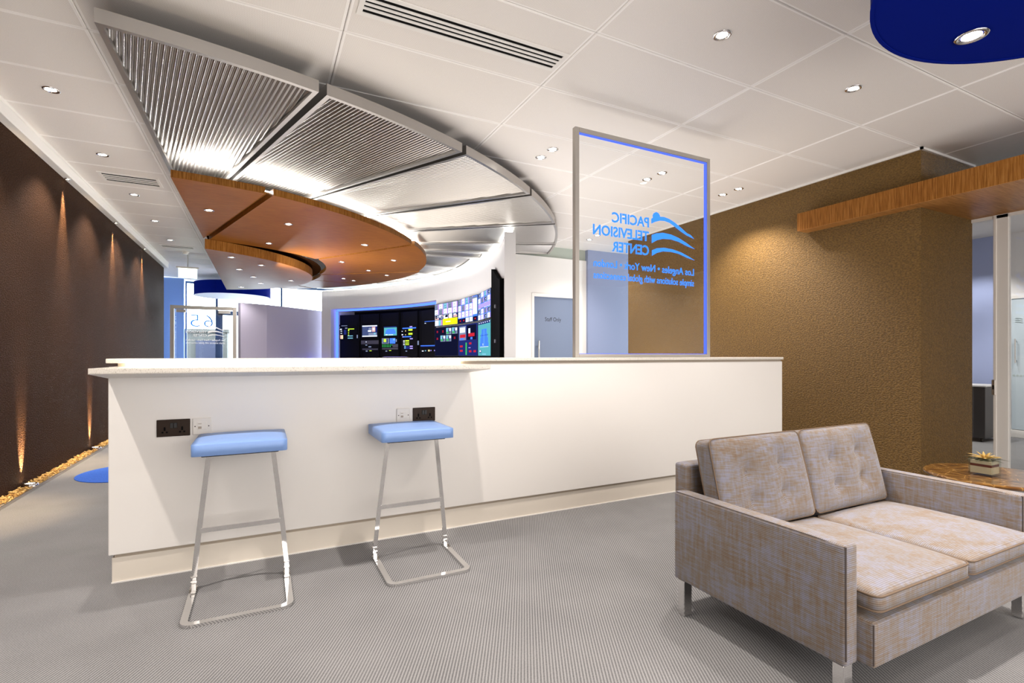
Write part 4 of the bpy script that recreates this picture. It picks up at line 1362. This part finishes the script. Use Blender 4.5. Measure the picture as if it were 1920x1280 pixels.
ILAB = ['narrow silver canopy panel above the top of the video wall end',
        'silver canopy panel above the video screens, beyond the oak canopy',
        'silver canopy panel over the joint of racks and video screens',
        'silver canopy panel above the middle of the dark rack niche',
        'silver canopy panel above the blue-lit side of the niche',
        'far silver canopy panel behind the round oak canopy edge',
        'farthest silver canopy panel toward the bright entrance glazing']
for i in range(7):
    a0, a1 = edges2[i] + g, edges2[i + 1] - g
    m = 8
    poly = [pol(SC, 4.80 if i else 4.95, a0 + (a1 - a0) * k / m) for k in range(m + 1)] + [pol(SC, 3.45, a1 + (a0 - a1) * k / 6) for k in range(7)]
    silver_panel(poly, (edges2[i] + edges2[i + 1]) / 2, ILAB[i])

# ================================================================== OAK CANOPY
OC = Vector((-1.472, 9.22))
OR_, OZ0, OZ1 = 4.075, 2.65, 2.715
IC, IR = Vector((-1.68, 10.34)), 2.70      # curved cut-out
SEAM = [((0.066, 5.36), (-0.668, 7.81), 0.075), ((1.897, 6.885), (0.80, 8.63), 0.06), ((2.600, 9.055), (1.01, 10.25), 0.05),
        ((2.05, 11.19), (0.95, 11.05), 0.05), ((1.05, 12.42), (0.55, 11.86), 0.05)]
OLAB = ['first oak canopy panel nearest the brown wall, a long straight edged triangle',
        'large oak canopy panel above the counter with three lamps',
        'violet-tinged oak canopy panel at the rounded far side of the canopy',
        'oak canopy panel above the video wall, lit by blue light',
        'narrow far oak canopy panel over the dark equipment niche',
        'farthest oak canopy panel, toward the bright entrance glazing']
def ang(c, p):
    return math.degrees(math.atan2(p[1] - c.y, p[0] - c.x))
def arc_pts(c, a, b_, n):
    """arc about c from point a to point b_, radius blended between the two ends"""
    a0, a1 = ang(c, a), ang(c, b_)
    r0, r1 = math.hypot(a[0] - c.x, a[1] - c.y), math.hypot(b_[0] - c.x, b_[1] - c.y)
    return [pol(c, r0 + (r1 - r0) * k / n, a0 + (a1 - a0) * k / n) for k in range(n + 1)]
def seam_side(i, sd):
    o_, i_, w_ = SEAM[i]
    o_, i_ = Vector(o_), Vector(i_)
    t = (i_ - o_).normalized()
    nn_ = Vector((t.y, -t.x)) * sd * w_ / 2
    return tuple(o_ + nn_), tuple(i_ + nn_)
for i in range(6):
    if i == 0:
        o1, i1 = seam_side(0, -1)
        poly = arc_pts(OC, (-0.708, 5.215), o1, 8) + [(-0.690, 7.76)]
    else:
        o0, i0 = seam_side(i - 1, 1)
        if i < 5:
            o1, i1 = seam_side(i, -1)
        else:
            o1, i1 = (0.45, 12.80), (0.25, 12.20)
        poly = arc_pts(OC, o0, o1, 14) + arc_pts(IC, i1, i0, 10)
    cx = sum(p[0] for p in poly) / len(poly); cy = sum(p[1] for p in poly) / len(poly)
    o = thing('oak_canopy', OLAB[i], 'ceiling panel', (cx, cy, OZ0), 'oak canopy panels')
    prism('veneer_face', poly, OZ0, OZ0 + 0.002, oak_face, o)
    prism('edge_band', poly, OZ0 + 0.002, OZ1, oak_edge, o)
    if i in (1, 2):                       # cover board closing the top of the joint
        (oa, ia), (ob, ib) = seam_side(i - 1, -1), seam_side(i - 1, 1)
        oa, ia, ob, ib = Vector(oa), Vector(ia), Vector(ob), Vector(ib)
        oa, ob, ia, ib = oa.lerp(ob, 0.08), ob.lerp(oa, 0.08), ia.lerp(ib, 0.08), ib.lerp(ia, 0.08)
        prism('joint_board', [tuple(oa.lerp(ia, 0.06)), tuple(ia), tuple(ib), tuple(ob.lerp(ib, 0.06))], OZ1 - 0.012, OZ1 - 0.002, oak_edge, o)
LC, LR, LZ0, LZ1 = Vector((-1.667, 10.06)), 2.51, 2.515, 2.648
poly = clip_x([pol(LC, LR, -90 + 180 * k / 40) for k in range(41)], -0.675)
lo_ = thing('oak_half_disc', 'lowest half round oak canopy panel with seven small lamps', 'ceiling panel', (0, 10, LZ0))
prism('veneer_face', poly, LZ0, LZ0 + 0.002, oak_face, lo_)
prism('edge_band', poly, LZ0 + 0.002, LZ1, oak_edge, lo_)
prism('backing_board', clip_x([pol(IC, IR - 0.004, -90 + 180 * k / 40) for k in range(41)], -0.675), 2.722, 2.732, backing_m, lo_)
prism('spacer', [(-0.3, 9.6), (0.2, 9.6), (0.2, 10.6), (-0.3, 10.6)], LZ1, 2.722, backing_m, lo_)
# cove light on top of the oak canopy rim
cl = thing('cove_light', 'bright white LED cove light hidden on top of the oak canopy rim', 'LED strip', (*pol(OC, 3.9, -60), OZ1))
pts = [pol(OC, 3.93, -78.5 + 138 * k / 60) for k in range(61)]
sweep('led_tape', [(*p, OZ1 + 0.021) for p in pts], rect(0.05, 0.012), led_cool, cl)
sweep('led_channel', [(*p, OZ1 + 0.007) for p in pts], rect(0.07, 0.014), alu, cl)

# ================================================================== LAMPS
def make_downlight(label, loc, group, rad=0.052, power=0.0, size=85, tilt=(0, 0), col=WARM, ring=chrome, glow=None, blend=0.6):
    d = thing('downlight', label, 'lamp', loc, group)
    x, y, z = loc
    bm = bmesh.new()
    prof = [(rad, 0.000), (rad, -0.004), (rad * 0.80, -0.006), (rad * 0.74, -0.001), (rad * 0.56, 0.004)]
    add_lathe(bm, prof, loc, 28, cap=False)
    bm_obj('trim_ring', bm, ring, d, True)
    bm = bmesh.new()
    add_lathe(bm, [(rad * 0.60, 0.0012), (rad * 0.60, -0.0006)], loc, 24)
    bm_obj('lens', bm, glow or lamp_glow, d)
    if power:
        spot('lamp', (x, y, z - 0.012), (x + tilt[0], y + tilt[1], z - 1.0), power, size, blend, col, 0.025, d)
    return d
# spots in the beige ceiling by the brown wall
G1 = 'downlights in the ceiling beside the brown wall'
near = ['nearest', 'second nearest', 'third nearest', 'fourth nearest', 'farthest']
for k, y in enumerate((4.628, 5.913, 7.218, 8.491, 9.79)):
    make_downlight('%s recessed lamp in the ceiling row beside the dark brown wall' % near[k], (-1.335, y, CEIL), G1, power=P_DOWN * 1.7, size=100, tilt=(-0.16, 0))
for y, k in ((3.34, 0.6), (2.20, 3.4), (0.70, 0.8)):
    spot('ceiling_spot', (-1.335, y, CEIL - 0.02), (-1.20, y, 0), P_DOWN * k, 100, 0.5, WARM, 0.03)
# spots over the lounge
G2 = 'downlights in the ceiling over the lounge'
make_downlight('large bright recessed lamp in the ceiling above the sofa', (2.419, 2.076, CEIL), G2, power=P_DOWN * 1.7, size=100)
make_downlight('recessed lamp in the ceiling between sofa lamp and oak bulkhead', (3.73, 2.077, CEIL), G2, power=P_DOWN)
pairs = [((2.375, 3.920), 'upper lamp of the ceiling pair just before the glass screen', 0.5),
         ((2.372, 4.128), 'lower lamp of the ceiling pair just before the glass screen', 0),
         ((3.689, 3.920), 'upper lamp of the ceiling pair seen through the glass screen', 1),
         ((3.680, 4.134), 'lower lamp of the ceiling pair seen through the glass screen', 0),
         ((4.819, 3.909), 'upper lamp of the ceiling pair beside the brown wall top', 1.6),
         ((4.828, 4.136), 'lower lamp of the ceiling pair beside the brown wall top', 1.6),
         ((4.702, 6.411), 'nearer lamp of the faint pair above the television lettering', 1.0),
         ((4.760, 6.705), 'farther lamp of the faint pair above the television lettering', 0.8)]
for (p, lab, on) in pairs:
    make_downlight(lab, (*p, CEIL), G2, power=P_DOWN * on, size=110, tilt=(0.05, 0) if p[0] > 4.8 and p[1] < 5 else (0, 0))
for x, y, k in ((1.10, 2.20, 2.6), (-0.2, 0.4, 0.5), (1.1, 0.4, 0.5), (2.42, -0.6, 0.6), (3.73, 0.3, 0.7), (4.6, 1.2, 0.7)):
    spot('ceiling_spot', (x, y, CEIL - 0.02), (x, y, 0), P_DOWN * k, 95, 0.5, WARM, 0.03)
# spots in the oak canopy
G3 = 'lamps in the oak canopy panels'
olab = ['lamp in the oak canopy panel beside the brown wall passage', 'first lamp in the large oak panel, nearest the cove light',
        'lamp near the inner corner of the large oak panel', 'lamp near the outer rim of the large oak panel',
        'lamp at the inner edge of the violet oak panel', 'lamp at the outer rim of the violet oak panel',
        'middle lamp of the violet oak panel, toward the far joint', 'lamp on the far oak panel nearest the rim',
        'lamp on the far blue lit oak panel, nearer the half disc', 'faint farthest lamp on the oak canopy above the niche']
for (x, y), lab in zip([(-0.503, 6.229), (0.283, 6.467), (0.088, 7.698), (1.294, 7.206), (1.191, 8.694), (1.926, 8.170), (1.746, 9.351), (2.165, 9.755), (1.476, 10.551), (1.706, 10.759)], olab):
    make_downlight(lab, (x, y, OZ0), G3, 0.050, power=P_OAK, size=125)
G4 = 'lamps in the half round oak panel'
llab = ['nearest lamp of the half round oak panel, at its straight edge', 'lamp near the curved front rim of the half round oak panel',
        'second lamp along the straight edge of the half round oak panel', 'middle lamp of the half round oak panel',
        'lower middle lamp of the half round oak panel', 'lamp near the far rounded end of the half round oak panel',
        'farthest lamp of the half round oak panel, at its tip']
for (x, y), lab in zip([(-0.39, 8.261), (-0.005, 8.784), (-0.328, 9.382), (-0.135, 10.164), (-0.016, 11.001), (0.50, 10.351), (-0.383, 11.786)], llab):
    make_downlight(lab, (x, y, LZ0), G4, 0.048, power=20.0, size=130)
for x, y in ((-0.1, 8.9), (0.2, 10.3)):
    pass
# small gold lamps under the white fascia and uplights in the trough
G5 = 'gold wall washers under the white fascia'
for k, y in enumerate((4.60, 6.455, 8.307, 10.124)):
    f = thing('wall_washer', '%s small gold lamp under the fascia washing the brown wall' % ['nearest', 'second nearest', 'third nearest', 'farthest'][k], 'lamp', (-1.735, y, 2.865), G5)
    bm = bmesh.new(); add_lathe(bm, [(0.022, 0.0), (0.022, -0.010), (0.015, -0.010)], (-1.735, y, 2.865), 16, cap=False); bm_obj('bezel', bm, chrome, f, True)
    bm = bmesh.new(); add_lathe(bm, [(0.015, -0.004), (0.015, -0.006)], (-1.735, y, 2.865), 16); bm_obj('lens', bm, gold_glow, f)
    spot('lamp', (-1.728, y, 2.85), (-1.755, y, 2.0), P_TRIM, 32, 0.9, GOLD, 0.01, f)
G6 = 'gold uplights in the bark trough'
for k, y in enumerate((3.66, 5.49, 7.32, 9.15)):
    f = thing('uplight', '%s round chrome uplight set in the bark at the brown wall' % ['nearest', 'second nearest', 'third nearest', 'farthest'][k], 'lamp', (-1.715, y, 0.012), G6)
    bm = bmesh.new(); add_lathe(bm, [(0.050, 0.0), (0.050, 0.026), (0.036, 0.032), (0.034, 0.026)], (-1.715, y, 0.012), 24, cap=False); bm_obj('bezel', bm, chrome, f, True)
    bm = bmesh.new(); add_lathe(bm, [(0.035, 0.024), (0.035, 0.026)], (-1.715, y, 0.012), 20); bm_obj('lens', bm, gold_glow, f)
    spot('lamp', (-1.722, y, 0.055), (-1.85, y, 0.62), P_UP, 30, 0.9, GOLD, 0.012, f)

# blue ceiling drums
def drum(name, label, c, rad, z0, z1, under, stem=None):
    d = thing(name, label, 'ceiling drum', (c[0], c[1], z0))
    lathe('drum_skin', [(rad, 0.008), (rad, z1 - z0)], (c[0], c[1], z0), drum_m, d, 96)
    lathe('drum_soffit', [(rad - 0.012, 0.004), (rad - 0.004, 0.004), (rad - 0.004, 0.01)], (c[0], c[1], z0), under, d, 96)
    lathe('drum_rim', [(rad + 0.002, 0.0), (rad + 0.002, 0.010), (rad - 0.012, 0.010), (rad - 0.012, 0.0), (rad + 0.002, 0.0)], (c[0], c[1], z0), drum_m, d, 96, cap=False)
    lathe('suspension_rod', [(0.02, z1 - z0), (0.02, CEIL - z0)], (c[0], c[1], z0), steel, d, 12)
    return d
drum('ceiling_drum', 'large round royal blue ceiling drum above the lounge with one lamp', (2.627, 0.498), 0.785, 2.50, 2.86, drum_m)
make_downlight('chrome spotlight set in the underside of the near blue drum', (2.792, 1.063, 2.503), 'lamps in the blue drum', 0.060, power=P_DISC, size=80, tilt=(-0.16, -0.40))
drum('ceiling_drum', 'far blue drum hanging before the entrance glazing with white underside', (-0.62, 13.98), 0.82, 2.53, 2.83, drum_under)

# air grilles
def grille(label, x0, x1, y0, y1, n):
    gq = thing('air_grille', label, 'vent', ((x0 + x1) / 2, (y0 + y1) / 2, CEIL))
    b_ = 0.028
    z0 = CEIL - 0.006
    box('back_plate', x0 + b_, x1 - b_, y0 + b_, y1 - b_, CEIL - 0.001, CEIL - 0.0003, dark_slot, gq)
    for a in ((x0, x1, y0, y0 + b_), (x0, x1, y1 - b_, y1), (x0, x0 + b_, y0 + b_, y1 - b_), (x1 - b_, x1, y0 + b_, y1 - b_)):
        box('grille_frame', *a, z0, CEIL, white, gq)
    w_ = (y1 - y0 - 2 * b_) / n
    for k in range(1, n):
        yc = y0 + b_ + k * w_
        box('slat', x0 + b_, x1 - b_, yc - w_ * 0.24, yc + w_ * 0.24, z0, CEIL - 0.001, white, gq)
grille('long white slotted air grille in the ceiling above the counter', 0.463, 1.722, 2.635, 2.838, 4)
grille('small white slotted air grille near the pointed canopy panel', -1.51, -0.985, 6.46, 6.765, 4)
grille('distant narrow slot grille in the passage ceiling before the exit sign', -1.56, -1.05, 10.25, 10.45, 2)

# exit sign and smoke detector
ex = thing('exit_sign', 'pale green lit exit sign hanging in the passage before the entrance', 'sign', (-1.215, 10.9, 2.69))
box('sign_panel', -1.36, -1.07, 10.885, 10.90, 2.52, 2.695, exit_glow, ex)
box('sign_housing', -1.395, -1.040, 10.87, 10.915, 2.695, 2.725, plate_white, ex, 0.004, 1)
sweep('suspension_rod', [(-1.215, 10.89, 2.725), (-1.215, 10.89, CEIL)], circ(0.008, 8), steel, ex)
sd = thing('smoke_detector', 'round white smoke detector on the passage ceiling above the exit sign', 'detector', (-1.235, 10.75, CEIL))
lathe('detector_base', [(0.055, 0.0), (0.055, -0.02)], (-1.235, 10.75, CEIL), plate_white, sd, 24)
lathe('detector_head', [(0.042, -0.02), (0.042, -0.045), (0.02, -0.055)], (-1.235, 10.75, CEIL), plate_white, sd, 24)

# ================================================================== LIGHT FROM PLACES IN VIEW
# blue glow of the niche strips, meeting room lamps, lobby lamps
for x, y, k in ((7.4, 3.3, 1.0), (8.35, 3.35, 0.8), (8.3, 2.2, 1.0), (7.6, 1.0, 1.0)):
    spot('room_spot', (x, y, 2.73), (x + 0.25, y, 0), 55 * k, 100, 0.5, (1, 0.97, 0.93), 0.03)
